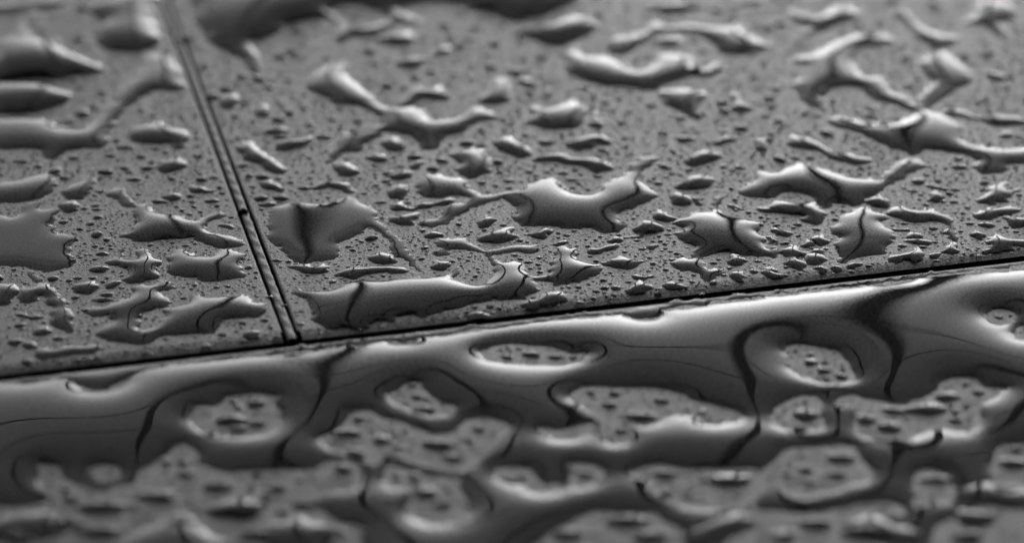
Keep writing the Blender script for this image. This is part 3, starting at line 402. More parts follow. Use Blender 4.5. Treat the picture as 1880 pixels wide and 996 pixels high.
 ('deep sheet of water with dry islands flooding the front slab below the long seam', 12.4, [(-60.64,-28.66),(-52.14,-26.49),(-47.91,-25.76),(-47.28,-27.34),(-45.65,-28.54),(-43.62,-28.30),(-42.26,-27.34),(-41.34,-25.15),(-40.02,-23.68),(-36.56,-22.44),(-28.91,-20.70),(-22.94,-19.94),(-18.20,-18.17),(-14.30,-17.15),(-13.67,-17.66),(-12.45,-17.92),(-10.94,-17.41),(-10.06,-16.39),(-5.50,-15.35),(4.93,-12.23),(12.38,-10.91),(12.98,-11.57),(14.50,-12.23),(16.36,-11.83),(17.37,-10.11),(19.90,-9.31),(27.52,-7.16),(35.88,-4.85),(45.57,-2.79),(48.25,-1.68),(54.14,-0.42),(60.03,0.56),(67.41,2.55),(55.65,-71.73),(-54.62,-71.73)], [[(-3.32,-19.57),(-2.12,-18.43),(-0.30,-17.79),(3.64,-18.55),(6.64,-19.94),(8.15,-19.94),(7.81,-21.45),(6.00,-22.32),(2.40,-22.69),(-0.60,-22.20),(-2.70,-21.45)],[(30.27,-18.94),(31.57,-17.92),(33.95,-18.43),(36.19,-20.20),(37.30,-23.93),(37.40,-25.76),(35.52,-26.73),(33.19,-26.37),(31.52,-25.15),(30.49,-23.31)],[(53.82,-11.17),(55.34,-9.31),(56.81,-9.85),(57.41,-11.17),(56.36,-12.75),(54.76,-13.15)],[(56.38,-15.35),(57.61,-13.80),(59.20,-14.19),(59.19,-16.13),(56.93,-16.90)],[(-34.43,-32.92),(-33.59,-31.39),(-31.51,-31.75),(-30.52,-29.74),(-28.82,-29.02),(-25.85,-29.38),(-25.50,-31.75),(-24.63,-34.08),(-25.04,-36.39),(-26.39,-37.53),(-29.21,-38.10),(-30.98,-37.53),(-32.75,-36.96),(-34.08,-35.24)],[(-13.40,-29.26),(-12.22,-27.70),(-11.09,-26.25),(-10.25,-26.37),(-9.12,-28.90),(-7.54,-31.28),(-6.31,-31.39),(-6.68,-33.15),(-8.12,-33.85),(-10.18,-32.92),(-11.95,-32.10)],[(-20.04,-38.41),(-18.74,-37.25),(-17.86,-35.29),(-16.80,-32.92),(-15.21,-32.92),(-13.97,-34.11),(-12.16,-34.90),(-10.34,-36.47),(-7.95,-37.83),(-6.40,-37.25),(-5.06,-34.90),(-3.49,-34.11),(-1.51,-34.50),(-0.32,-35.68),(-1.10,-38.41),(-2.45,-41.09),(-3.96,-44.10),(-4.91,-45.03),(-6.63,-44.84),(-8.58,-43.73),(-11.11,-42.60),(-12.89,-41.47),(-13.98,-43.35),(-15.51,-43.35),(-17.11,-42.22),(-18.72,-41.09)],[(-13.13,-45.21),(-12.41,-44.10),(-11.04,-44.84),(-9.68,-45.58),(-7.74,-46.50),(-5.84,-46.69),(-4.85,-49.24),(-4.24,-52.10),(-4.59,-53.87),(-6.62,-54.92),(-8.84,-54.92),(-10.18,-53.87),(-10.44,-51.39),(-10.90,-48.88),(-12.24,-48.51),(-13.07,-46.69)],[(-61.35,-52.72),(-51.59,-52.10),(-48.79,-52.10),(-46.91,-50.64),(-48.43,-46.71),(-48.80,-43.89),(-47.13,-44.10),(-45.96,-45.63),(-45.54,-47.03),(-44.33,-47.78),(-41.47,-49.27),(-40.12,-48.10),(-38.60,-47.78),(-38.21,-44.87),(-36.61,-43.67),(-34.86,-39.90),(-33.64,-40.68),(-32.16,-43.67),(-30.75,-44.87),(-28.94,-45.63),(-27.08,-45.19),(-24.67,-45.19),(-23.12,-44.87),(-20.43,-44.87),(-19.39,-43.34),(-18.21,-43.34),(-16.28,-43.67),(-15.40,-45.63),(-15.68,-47.78),(-16.58,-48.84),(-19.93,-50.11),(-21.39,-50.64),(-19.15,-53.14),(-16.79,-55.29),(-14.93,-55.60),(-14.98,-57.82),(-15.37,-73.56),(-57.36,-73.56)],[(-43.21,-44.87),(-42.45,-44.21),(-40.70,-44.76),(-40.61,-46.38),(-42.10,-46.92)],[(6.25,-29.29),(7.49,-27.65),(8.91,-27.24),(10.71,-27.65),(12.92,-27.86),(15.94,-27.86),(18.10,-28.88),(19.62,-30.51),(21.94,-31.72),(24.04,-32.92),(24.35,-34.11),(22.51,-35.10),(20.72,-35.29),(19.81,-34.11),(16.64,-34.11),(14.19,-36.08),(12.61,-36.08),(12.33,-38.41),(11.30,-39.94),(10.15,-39.56),(9.42,-37.63),(9.29,-35.29),(8.73,-34.11),(7.59,-32.12),(6.42,-30.91)],[(3.37,-36.47),(4.73,-37.05),(6.12,-36.47),(7.31,-35.88),(8.29,-35.76),(8.66,-36.86),(8.04,-38.02),(6.27,-38.79),(4.32,-38.79),(3.45,-37.63)],[(-1.40,-44.98),(0.28,-44.54),(1.96,-44.76),(2.51,-46.92),(3.45,-47.78),(4.56,-47.78),(4.99,-48.84),(3.87,-49.58),(2.21,-49.27),(0.56,-47.99),(-1.12,-46.92)],[(6.33,-45.58),(6.56,-43.73),(7.90,-43.91),(9.23,-44.47),(9.37,-46.32),(8.56,-48.15),(6.84,-48.51),(5.71,-48.15),(5.93,-46.69)],[(12.46,-45.21),(13.83,-44.47),(15.39,-43.91),(16.90,-44.47),(18.03,-44.84),(20.90,-44.84),(23.79,-44.66),(25.68,-45.03),(27.11,-43.35),(28.49,-40.71),(30.86,-40.33),(35.90,-40.33),(36.24,-42.60),(37.14,-44.84),(36.32,-47.06),(34.30,-48.15),(32.68,-49.24),(30.51,-50.14),(28.64,-49.96),(27.60,-48.88),(26.34,-48.15),(24.66,-50.32),(24.67,-53.17),(22.24,-53.17),(20.05,-52.46),(16.70,-52.10),(15.32,-49.60),(13.90,-47.42),(12.80,-46.32)],[(27.80,-32.52),(29.33,-30.91),(31.04,-29.70),(32.44,-29.70),(33.32,-30.91),(32.93,-32.92),(33.13,-34.90),(32.78,-36.47),(31.16,-37.05),(29.21,-36.86),(28.10,-36.08),(27.64,-34.50)],[(35.20,-30.10),(36.71,-29.09),(38.21,-30.10),(40.09,-31.11),(42.06,-31.31),(43.81,-30.10),(45.88,-28.06),(48.03,-25.59),(50.44,-25.79),(50.97,-27.65),(52.93,-28.06),(52.07,-29.70),(50.37,-31.72),(49.45,-35.29),(48.19,-37.25),(45.89,-36.86),(44.15,-36.66),(42.80,-38.02),(41.14,-38.79),(39.58,-38.79),(37.28,-38.41),(36.24,-37.25),(36.57,-34.11),(36.43,-31.72),(34.88,-31.31)],[(41.17,-46.32),(41.88,-45.21),(43.79,-45.21),(44.50,-47.06),(44.96,-49.24),(44.10,-51.39),(42.60,-51.39),(41.00,-52.10),(40.72,-51.39),(40.89,-48.51)],[(49.40,-44.84),(51.30,-39.94),(53.54,-39.94),(59.27,-39.94),(55.45,-75.17),(39.80,-75.17),(42.41,-55.62),(44.45,-54.22),(46.62,-52.10),(48.28,-48.51),(49.88,-46.69)],[(3.52,-57.69),(5.03,-55.62),(6.91,-54.22),(9.00,-52.81),(10.85,-53.34),(12.71,-53.52),(14.20,-53.52),(15.60,-55.27),(16.83,-56.65),(17.25,-59.05),(16.37,-75.17),(0.02,-75.17),(1.67,-60.40)],[(23.46,-53.87),(25.96,-52.81),(29.67,-53.17),(33.47,-52.46),(34.67,-51.75),(38.47,-51.39),(39.46,-52.46),(38.79,-54.92),(39.05,-57.34),(36.85,-75.17),(18.94,-75.17),(19.96,-59.05),(21.40,-56.65)]]),
]
BEADS = [
 ('large bead lower left of the long winding puddle, second closest to it', -57.68, 43.08, 0.78, 0.77),
 ('large bead lower right of the long winding puddle, closest to it', -51.09, 32.52, 0.76, 0.73),
 ('large bead above the star-like puddle, fourth closest to it', -39.98, 32.36, 0.83, 0.73),
 ('large bead above the flat-topped puddle at left edge', -59.82, 29.23, 0.69, 0.69),
 ('large bead lower right of the long winding puddle, third closest to it', -49.52, 35.03, 1.26, 0.65),
 ('tiny bead above the star-like puddle', -40.39, 27.44, 0.31, 0.31),
 ('large bead above the star-like puddle, third closest to it', -37.31, 25.99, 0.61, 0.61),
 ('large bead right of the broad flat puddle at left edge', -50.91, 12.78, 0.59, 0.59),
 ('small bead upper right of the star-like puddle', -39.3, 15.35, 0.43, 0.43),
 ('tiny bead right of the broad flat puddle at left edge', -51.05, 10.84, 0.3, 0.3),
 ('tiny bead upper left of the star-like puddle', -47.47, 15.35, 0.3, 0.3),
 ('small bead above and left of the horned puddle', -48.81, 6.14, 0.36, 0.36),
 ('large bead left of the star-like puddle, closest to it', -48.57, 8.33, 0.65, 0.64),
 ('large bead below and right of the thumb-shaped puddle', -50.83, 16.73, 0.6, 0.42),
 ('small bead below the boxy puddle, closest to it', -34.19, -4.03, 0.44, 0.44),
 ('large bead lower right of the double-humped puddle, closest to it', -32.46, -15.48, 0.61, 0.61),
 ('small bead upper right of the double-humped puddle', -37.69, -6.76, 0.44, 0.37),
 ('small bead below and right of the broad flat puddle at left edge', -50.6, -1.68, 0.51, 0.51),
 ('small bead left of the horned puddle', -48.88, -1.68, 0.48, 0.46),
 ('large bead upper left of the double-humped puddle, second closest to it', -46.64, -5.81, 0.82, 0.67),
 ('large bead upper left of the double-humped puddle, closest to it', -47.22, -7.16, 1.19, 0.59),
 ('small bead below the horned puddle', -45.28, -4.17, 0.38, 0.38),
 ('large bead left of the double-humped puddle', -48.63, -9.71, 0.56, 0.56),
 ('large bead above the flat strip of water', -50.89, -16.51, 0.79, 0.56),
 ('large bead below the double-humped puddle', -33.96, -18.3, 0.61, 0.56),
 ('large bead lower right of the double-humped puddle, second closest to it', -30.43, -12.75, 0.62, 0.62),
 ('large bead right of the double-humped puddle', -27.95, -12.1, 0.56, 0.56),
 ('tiny bead below the boxy puddle', -37.63, -3.06, 0.25, 0.25),
 ('small bead below the boxy puddle, second closest to it', -33.02, -3.75, 0.38, 0.38),
 ('tiny bead upper right of the double-humped puddle', -31.97, -4.85, 0.22, 0.22),
 ('large bead right of the boxy puddle', -30.89, 1.13, 0.58, 0.54),
 ('large bead left of the crown-shaped puddle', -15.59, 27.12, 0.75, 0.71),
 ('small bead lower left of the Y-shaped puddle', -25.73, 31.69, 0.48, 0.48),
 ('tiny bead left of the Y-shaped puddle, closest to it', -27.64, 31.2, 0.35, 0.35),
 ('small bead below the Y-shaped puddle', -25.0, 27.77, 0.41, 0.41),
 ('large bead above the kite-shaped puddle', -25.71, 22.8, 0.88, 0.69),
 ('small bead above the kite-shaped puddle, second closest to it', -16.95, 23.59, 0.47, 0.47),
 ('large bead left of the Y-shaped puddle, third closest to it', -29.89, 38.42, 0.91, 0.84),
 ('large bead left of the Y-shaped puddle, second closest to it', -27.46, 47.49, 0.72, 0.72),
 ('large bead left of the Y-shaped puddle, closest to it', -30.11, 56.61, 0.81, 0.81),
 ('small bead left of the Y-shaped puddle, closest to it', -28.43, 59.04, 0.44, 0.44),
 ('large bead lower left of the Y-shaped puddle, fourth closest to it', -23.5, 43.6, 0.71, 0.67),
 ('large bead lower left of the Y-shaped puddle, third closest to it', -20.28, 43.25, 0.78, 0.77),
 ('large bead lower left of the Y-shaped puddle, closest to it', -22.31, 41.34, 0.71, 0.57),
 ('small bead upper left of the Y-shaped puddle', -16.01, 56.79, 0.51, 0.51),
 ('small bead upper right of the Y-shaped puddle', -8.09, 57.35, 0.44, 0.44),
 ('large bead upper right of the Y-shaped puddle, closest to it', -5.44, 57.17, 0.66, 0.66),
 ('small bead lower right of the Y-shaped puddle', -2.84, 41.86, 0.5, 0.5),
 ('small bead left of the stubby humped puddle', -0.35, 41.86, 0.5, 0.5),
 ('tiny bead right of the tooth-shaped puddle, second closest to it', 0.48, 30.87, 0.35, 0.35),
 ('large bead upper left of the crown-shaped puddle, closest to it', -0.54, 24.87, 0.68, 0.53),
 ('tiny bead below the tooth-shaped puddle', -2.73, 25.67, 0.27, 0.27),
 ('tiny bead left of the Y-shaped puddle, second closest to it', -31.55, 51.27, 0.36, 0.36),
 ('small bead below the dark pool along the top', -34.62, 53.47, 0.51, 0.51),
 ('large bead right of the stubby humped puddle', 12.27, 49.29, 0.79, 0.79),
 ('large bead left of the wedge puddle', 18.37, 48.39, 0.86, 0.79),
 ('tiny bead below the V-shaped puddle', 15.29, 48.93, 0.36, 0.36),
 ('large bead below the wedge puddle', 19.4, 39.61, 0.85, 0.75),
 ('tiny bead above the crown-shaped puddle', 17.07, 37.9, 0.35, 0.35),
 ('small bead above the crown-shaped puddle', 14.58, 35.03, 0.56, 0.55),
 ('large bead below and right of the wedge puddle', 26.68, 43.25, 0.64, 0.64),
 ('large bead lower right of the long blurred puddle above the V, closest to it', 32.99, 65.74, 0.75, 0.75),
 ('large bead above and left of the slim wavy puddle', 34.86, 43.25, 1.0, 0.77),
 ('large bead left of the looping puddle, closest to it', 35.24, 53.83, 0.88, 0.88),
 ('large bead above the stubby humped puddle', 4.72, 52.18, 0.94, 0.9),
 ('small bead left of the V-shaped puddle, closest to it', 6.75, 66.13, 0.6, 0.6),
 ('large bead left of the saddle-shaped puddle, second closest to it', 26.8, 29.07, 0.62, 0.62),
 ('large bead left of the saddle-shaped puddle, closest to it', 28.72, 28.9, 0.76, 0.72),
 ('large bead right of the crown-shaped puddle, closest to it', 20.04, 27.12, 0.62, 0.44),
 ('large bead right of the crown-shaped puddle, second closest to it', 22.28, 28.09, 0.62, 0.54),
 ('large bead upper right of the crown-shaped puddle, third closest to it', 18.33, 24.23, 0.75, 0.61),
 ('small bead right of the crown-shaped puddle', 19.24, 26.15, 0.41, 0.35),
 ('small bead upper right of the crown-shaped puddle, second closest to it', 4.13, 30.05, 0.41, 0.41),
 ('large bead upper left of the crown-shaped puddle, second closest to it', 2.19, 27.6, 0.75, 0.53),
 ('large bead upper right of the crown-shaped puddle, closest to it', 7.49, 25.19, 0.75, 0.53),
 ('tiny bead right of the tooth-shaped puddle, closest to it', 0.34, 30.05, 0.28, 0.28),
 ('small bead upper right of the crown-shaped puddle, closest to it', 4.25, 27.6, 0.48, 0.44),
 ('small bead upper right of the crown-shaped puddle, third closest to it', 8.68, 26.79, 0.48, 0.44),
 ('tiny bead upper right of the crown-shaped puddle, second closest to it', 9.79, 24.87, 0.27, 0.27),
 ('small bead lower left of the looping puddle, fourth closest to it', 42.55, 37.05, 0.42, 0.42),
 ('small bead lower left of the looping puddle, second closest to it', 45.13, 36.38, 0.56, 0.56),
 ('small bead upper right of the slim wavy puddle', 43.9, 34.69, 0.49, 0.49),
 ('small bead lower left of the looping puddle, third closest to it', 45.94, 34.19, 0.49, 0.49),
 ('large bead above the saddle-shaped puddle', 35.97, 31.69, 0.76, 0.64),
 ('small bead left of the slim wavy puddle', 34.25, 35.87, 0.42, 0.42),
 ('small bead upper left of the looping puddle', 51.03, 54.75, 0.51, 0.51),
 ('large bead lower left of the looping puddle, second closest to it', 47.4, 47.14, 0.79, 0.78),
 ('large bead lower right of the looping puddle, third closest to it', 65.4, 38.42, 0.63, 0.63),
 ('tiny bead below the thin puddle at right edge', 61.8, 39.27, 0.32, 0.32),
 ('small bead upper right of the looping puddle', 62.32, 53.47, 0.51, 0.51),
 ('small bead below the looping puddle', 56.49, 27.12, 0.55, 0.55),
 ('tiny bead below the looping puddle', 55.41, 25.19, 0.34, 0.34),
 ('small bead upper right of the saddle-shaped puddle', 51.94, 26.79, 0.55, 0.55),
 ('small bead lower right of the saddle-shaped puddle', 49.63, 22.01, 0.54, 0.54),
 ('small bead above the arched puddle, third closest to it', 50.5, 20.91, 0.44, 0.44),
 ('small bead below and right of the far right corner puddle', 69.74, 63.42, 0.6, 0.6),
 ('small bead lower left of the looping puddle, fifth closest to it', 45.43, 48.93, 0.43, 0.43),
 ('large bead upper left of the looping puddle, closest to it', 52.38, 77.71, 0.77, 0.77),
 ('small bead lower left of the kite-shaped puddle', -25.31, 1.83, 0.45, 0.45),
 ('large bead left of the maple-leaf puddle, second closest to it', 34.66, 12.48, 0.66, 0.66),
 ('large bead upper right of the stingray-like puddle', 29.98, 12.48, 0.59, 0.58),
 ('small bead upper left of the maple-leaf puddle, closest to it', 39.23, 13.99, 0.53, 0.53),
 ('small bead above the arched puddle, closest to it', 52.92, 18.89, 0.47, 0.47),
 ('small bead above the arched puddle, second closest to it', 54.26, 18.89, 0.54, 0.54),
 ('tiny bead above the arched puddle', 53.33, 20.44, 0.27, 0.27),
 ('large bead left of the S-shaped puddle', 55.08, 22.33, 0.61, 0.52),
 ('small bead upper left of the S-shaped puddle', 58.46, 22.33, 0.54, 0.52),
 ('small bead left of the S-shaped puddle', 55.7, 17.19, 0.47, 0.47),
 ('small bead below and left of the ribbed puddle at right edge', 55.42, 3.97, 0.45, 0.45),
 ('small bead above the ribbed puddle at right edge', 60.65, 10.54, 0.46, 0.46),
 ('small bead right of the arched puddle', 55.4, 12.78, 0.53, 0.53),
 ('small bead upper left of the arched puddle', 47.48, 12.78, 0.46, 0.46),
 ('small bead right of the maple-leaf puddle', 46.54, 6.72, 0.52, 0.52),
 ('large bead below the arched puddle', 48.84, 6.43, 0.58, 0.48),
 ('tiny bead right of the arched puddle', 54.82, 14.29, 0.26, 0.26),
 ('large bead left of the maple-leaf puddle, closest to it', 36.77, 11.14, 0.59, 0.41),
 ('small bead above the kite-shaped puddle, closest to it', -18.33, 21.23, 0.47, 0.47),
 ('large bead upper right of the kite-shaped puddle', -16.07, 18.73, 0.74, 0.43),
 ('small bead left of the crown-shaped puddle, second closest to it', -15.27, 23.91, 0.41, 0.41),
 ('small bead left of the crown-shaped puddle, closest to it', -12.72, 18.58, 0.47, 0.43),
 ('tiny bead above the kite-shaped puddle', -23.63, 22.01, 0.34, 0.34),
 ('small bead lower left of the crown-shaped puddle, closest to it', -10.83, 10.84, 0.46, 0.46),
 ('tiny bead lower right of the kite-shaped puddle, closest to it', -11.76, 9.21, 0.29, 0.29),
 ('tiny bead lower right of the kite-shaped puddle, second closest to it', -11.08, 8.18, 0.26, 0.26),
 ('small bead upper left of the crocodile-shaped puddle, second closest to it', -10.37, 6.14, 0.52, 0.52),
 ('small bead lower right of the kite-shaped puddle', -19.47, 6.57, 0.45, 0.4),
 ('tiny bead lower right of the kite-shaped puddle, third closest to it', -16.83, 5.7, 0.32, 0.32),
 ('tiny bead lower right of the kite-shaped puddle, fourth closest to it', -19.19, 1.13, 0.32, 0.31),
 ('small bead above the crocodile-shaped puddle', -3.28, 10.99, 0.43, 0.43),
 ('small bead upper left of the crown-shaped puddle', -0.34, 22.8, 0.47, 0.47),
 ('tiny bead lower left of the crown-shaped puddle', -2.33, 16.88, 0.33, 0.33),
 ('small bead lower left of the crown-shaped puddle, second closest to it', -0.99, 12.33, 0.53, 0.41),
 ('tiny bead above the crocodile-shaped puddle', -4.92, 10.54, 0.3, 0.3),
 ('small bead upper right of the crocodile-shaped puddle, fourth closest to it', 0.98, 8.18, 0.46, 0.46),
 ('small bead upper left of the crocodile-shaped puddle, closest to it', -20.89, -2.65, 0.51, 0.46),
 ('tiny bead below the kite-shaped puddle', -23.85, -0.98, 0.32, 0.31),
 ('small bead right of the double-humped puddle', -27.88, -6.49, 0.44, 0.44),
 ('tiny bead left of the crocodile-shaped puddle', -26.17, -8.51, 0.31, 0.31),
 ('small bead upper right of the crocodile-shaped puddle, second closest to it', 0.32, 4.26, 0.42, 0.42),
 ('small bead upper right of the crocodile-shaped puddle, third closest to it', 0.96, 3.26, 0.42, 0.42),
 ('small bead upper right of the crocodile-shaped puddle, fifth closest to it', 3.22, 3.54, 0.42, 0.42),
 ('tiny bead upper right of the crocodile-shaped puddle, second closest to it', 4.53, 5.27, 0.32, 0.32),
 ('small bead upper right of the crocodile-shaped puddle, closest to it', 1.93, 2.4, 0.51, 0.39),
 ('tiny bead upper right of the crocodile-shaped puddle, closest to it', 0.51, 2.4, 0.22, 0.22),
 ('small bead lower right of the crown-shaped puddle, closest to it', 5.57, 10.25, 0.39, 0.39),
 ('small bead below the crown-shaped puddle, closest to it', 6.54, 9.65, 0.43, 0.43),
 ('tiny bead upper right of the crocodile-shaped puddle, third closest to it', 9.28, 3.97, 0.32, 0.32),
 ('small bead upper right of the crocodile-shaped puddle, sixth closest to it', 9.96, 2.69, 0.51, 0.51),
 ('small bead below the crown-shaped puddle, second closest to it', 14.99, 8.18, 0.39, 0.39),
 ('small bead left of the stingray-like puddle, second closest to it', 18.2, 7.3, 0.39, 0.39),
 ('tiny bead lower left of the stingray-like puddle, second closest to it', 18.75, 5.27, 0.32, 0.32),
 ('small bead lower right of the crown-shaped puddle, second closest to it', 14.76, 14.14, 0.36, 0.36),
 ('small bead left of the stingray-like puddle, closest to it', 18.72, 9.8, 0.39, 0.39),
 ('tiny bead left of the stingray-like puddle, second closest to it', 17.79, 5.41, 0.26, 0.26),
 ('small bead right of the crocodile-shaped puddle, closest to it', 13.61, -2.65, 0.38, 0.38),
 ('tiny bead right of the crocodile-shaped puddle', 11.47, -0.28, 0.32, 0.32),
 ('small bead lower right of the crocodile-shaped puddle, closest to it', 6.62, -4.03, 0.38, 0.38),
 ('small bead lower right of the crocodile-shaped puddle, second closest to it', 7.8, -7.84, 0.44, 0.44),
 ('small bead right of the crocodile-shaped puddle, second closest to it', 11.61, -5.81, 0.44, 0.37),
 ('tiny bead left of the stingray-like puddle, third closest to it', 15.95, 0.14, 0.32, 0.32),
 ('tiny bead left of the stingray-like puddle, closest to it', 18.09, 2.26, 0.26, 0.26),
 ('small bead lower left of the stingray-like puddle, closest to it', 18.96, 2.97, 0.39, 0.39),
 ('small bead lower right of the stingray-like puddle, closest to it', 24.8, -0.98, 0.38, 0.38),
 ('small bead lower right of the stingray-like puddle, fifth closest to it', 28.12, 0.84, 0.38, 0.38),
 ('large bead below the stingray-like puddle', 23.42, -2.79, 0.57, 0.46),
 ('small bead lower right of the stingray-like puddle, third closest to it', 25.57, 0.84, 0.45, 0.39),
 ('tiny bead lower left of the stingray-like puddle, closest to it', 19.7, -1.26, 0.32, 0.31),
 ('tiny bead below the stingray-like puddle', 21.97, -5.81, 0.31, 0.31),
 ('tiny bead upper right of the crown-shaped puddle, closest to it', 17.25, 22.8, 0.34, 0.34),
 ('small bead upper right of the stingray-like puddle, closest to it', 27.3, 16.58, 0.47, 0.42),
 ('small bead upper right of the stingray-like puddle, second closest to it', 31.12, 14.29, 0.4, 0.4),
 ('tiny bead upper right of the stingray-like puddle', 28.36, 17.34, 0.27, 0.27),
 ('tiny bead right of the stingray-like puddle', 33.04, 13.54, 0.33, 0.33),
 ('small bead right of the stingray-like puddle', 32.17, 1.13, 0.45, 0.39),
 ('small bead left of the maple-leaf puddle', 35.65, 6.14, 0.39, 0.39),
 ('small bead lower right of the stingray-like puddle, second closest to it', 31.11, 6.14, 0.39, 0.39),
 ('small bead left of the stingray-like puddle, third closest to it', 15.48, 5.92, 0.47, 0.39),
 ('large bead left of the horned puddle', -48.63, 4.72, 0.8, 0.6),
 ('small bead left of the star-like puddle', -50.9, 21.8, 0.58, 0.55),
 ('small bead upper right of the crocodile-shaped puddle, seventh closest to it', -7.03, 2.66, 0.46, 0.44),
 ('large bead above the star-like puddle, second closest to it', -45.97, 28.7, 0.93, 0.93),
 ('large bead lower right of the dark pool along the top, second closest to it', -6.31, 71.17, 1.03, 0.97),
 ('large bead below the long winding puddle', -62.12, 30.69, 0.87, 0.73),
 ('large bead lower right of the long winding puddle, fourth closest to it', -47.17, 32.23, 0.82, 0.82),
 ('large bead lower right of the looping puddle, closest to it', 56.5, 31.39, 0.83, 0.71),
 ('large bead lower right of the looping puddle, second closest to it', 56.36, 29.02, 1.0, 0.81),
 ('large bead lower left of the Y-shaped puddle, second closest to it', -24.36, 38.31, 0.96, 0.96),
 ('large bead lower left of the V-shaped puddle', 9.81, 54.3, 0.81, 0.81),
 ('large bead lower right of the long blurred puddle above the V, second closest to it', 26.43, 67.11, 0.83, 0.83),
 ('small bead left of the V-shaped puddle, second closest to it', 3.98, 58.13, 0.61, 0.61),
 ('large bead upper right of the crown-shaped puddle, second closest to it', 6.5, 27.21, 0.78, 0.64),
 ('small bead lower left of the stingray-like puddle, second closest to it', 23.73, 2.24, 0.52, 0.45),
 ('small bead left of the Y-shaped puddle, second closest to it', -31.35, 36.58, 0.49, 0.42),
 ('small bead lower left of the dark pool along the top, second closest to it', -17.08, 63.95, 0.64, 0.64),
 ('small bead lower left of the dark pool along the top, closest to it', -28.56, 72.24, 0.65, 0.58),
 ('large bead above the thin puddle at right edge', 63.01, 50.39, 0.79, 0.79),
 ('large bead upper left of the V-shaped puddle', 16.93, 63.57, 0.83, 0.72),
 ('large bead left of the star-like puddle, second closest to it', -50.42, 14.57, 0.74, 0.7),
 ('small bead lower right of the stingray-like puddle, fourth closest to it', 28.93, 2.65, 0.46, 0.35),
 ('small bead left of the looping puddle', 38.04, 66.12, 0.62, 0.62),
 ('large bead lower left of the looping puddle, closest to it', 39.83, 44.94, 0.66, 0.62),
 ('small bead lower left of the looping puddle, closest to it', 50.31, 47.01, 0.48, 0.47),
 ('small bead below and right of the thumb-shaped puddle', -51.05, 17.8, 0.52, 0.51),
 ('large bead upper right of the Y-shaped puddle, second closest to it', -10.82, 59.4, 0.95, 0.95),
 ('large bead lower left of the long winding puddle, closest to it', -55.72, 31.8, 0.79, 0.79),
 ('small bead above the kite-shaped puddle, fourth closest to it', -29.27, 25.62, 0.53, 0.53),
 ('large bead upper right of the long winding puddle', -55.29, 48.04, 0.91, 0.77),
 ('large bead lower left of the looping puddle, third closest to it', 46.98, 45.05, 0.94, 0.9),
 ('large bead lower right of the long winding puddle, second closest to it', -50.86, 37.2, 0.73, 0.73),
 ('small bead upper left of the maple-leaf puddle, second closest to it', 40.37, 16.27, 0.44, 0.38),
 ('large bead below the V-shaped puddle', 15.3, 46.21, 0.69, 0.69),
 ('large bead lower left of the Y-shaped puddle, fifth closest to it', -26.34, 42.09, 0.7, 0.7),
 ('large bead below the dark pool along the top', -32.74, 54.39, 0.93, 0.87),
 ('large bead lower right of the dark pool along the top, closest to it', -12.3, 72.1, 0.75, 0.75),
 ('small bead above the star-like puddle', -38.18, 31.03, 0.53, 0.48),
 ('large bead above the tooth-shaped puddle', -3.87, 35.75, 0.82, 0.82),
 ('large bead left of the looping puddle, second closest to it', 33.11, 44.94, 0.82, 0.69),
 ('large bead upper right of the broad flat puddle at left edge', -54.42, 13.17, 0.72, 0.6),
 ('large bead above the star-like puddle, closest to it', -47.14, 25.38, 0.99, 0.77),
 ('small bead left of the long blurred puddle above the V', 11.89, 69.07, 0.51, 0.51),
 ('large bead upper left of the looping puddle, second closest to it', 53.38, 54.8, 1.0, 0.95),
 ('large bead right of the long winding puddle', -36.36, 44.73, 0.9, 0.78),
 ('small bead right of the stubby humped puddle', 13.16, 46.73, 0.62, 0.62),
 ('small bead above the kite-shaped puddle, third closest to it', -27.62, 24.54, 0.55, 0.55),
 ('blurred bead on the rounded dry island at left, leftmost', -30.08, -34.66, 1.74, 1.22),
 ('blurred bead on the rounded dry island at left, second from left', -28.76, -36.62, 1.04, 0.8),
 ('blurred bead on the rounded dry island at left, rightmost', -27.47, -31.16, 1.19, 1.04),
 ('blurred bead on the boomerang-shaped dry island left of centre, leftmost', -17.21, -37.53, 1.38, 1.2),
 ('blurred bead on the boomerang-shaped dry island left of centre, second from left', -16.15, -41.68, 1.36, 1.17),
 ('blurred bead on the boomerang-shaped dry island left of centre, third from left', -13.71, -39.0, 1.23, 0.99),
 ('blurred bead on the boomerang-shaped dry island left of centre, fourth from left', -7.98, -39.79, 1.71, 1.18),
 ('blurred bead on the boomerang-shaped dry island left of centre, fifth from left', -6.22, -42.57, 1.02, 0.97),
 ('blurred bead on the boomerang-shaped dry island left of centre, sixth from left', -4.45, -39.0, 0.69, 0.69),
 ('blurred bead on the boomerang-shaped dry island left of centre, rightmost', -3.45, -36.62, 0.9, 0.8),
 ('blurred bead on the small hat-shaped dry island, leftmost', -10.28, -29.62, 0.7, 0.7),
 ('blurred bead on the small hat-shaped dry island, rightmost', -9.31, -32.57, 1.4, 0.82),
 ('blurred bead on the long whale-shaped dry island at centre, leftmost', 8.53, -28.78, 0.71, 0.71),
 ('blurred bead on the long whale-shaped dry island at centre, second from left', 10.51, -31.51, 0.98, 0.93),
 ('blurred bead on the long whale-shaped dry island at centre, third from left', 11.49, -36.96, 0.83, 0.83),
 ('blurred bead on the long whale-shaped dry island at centre, fourth from left', 13.91, -34.08, 1.53, 1.22),
 ('blurred bead on the long whale-shaped dry island at centre, fifth from left', 16.1, -30.57, 1.19, 0.83),
 ('blurred bead on the long whale-shaped dry island at centre, rightmost', 20.34, -33.15, 0.7, 0.7),
 ('blurred bead on the wide dry island low on the right, leftmost', 15.67, -45.73, 1.21, 0.95),
 ('blurred bead on the wide dry island low on the right, second from left', 15.49, -49.58, 1.0, 0.93),
 ('blurred bead on the wide dry island low on the right, third from left', 19.52, -46.92, 0.67, 0.67),
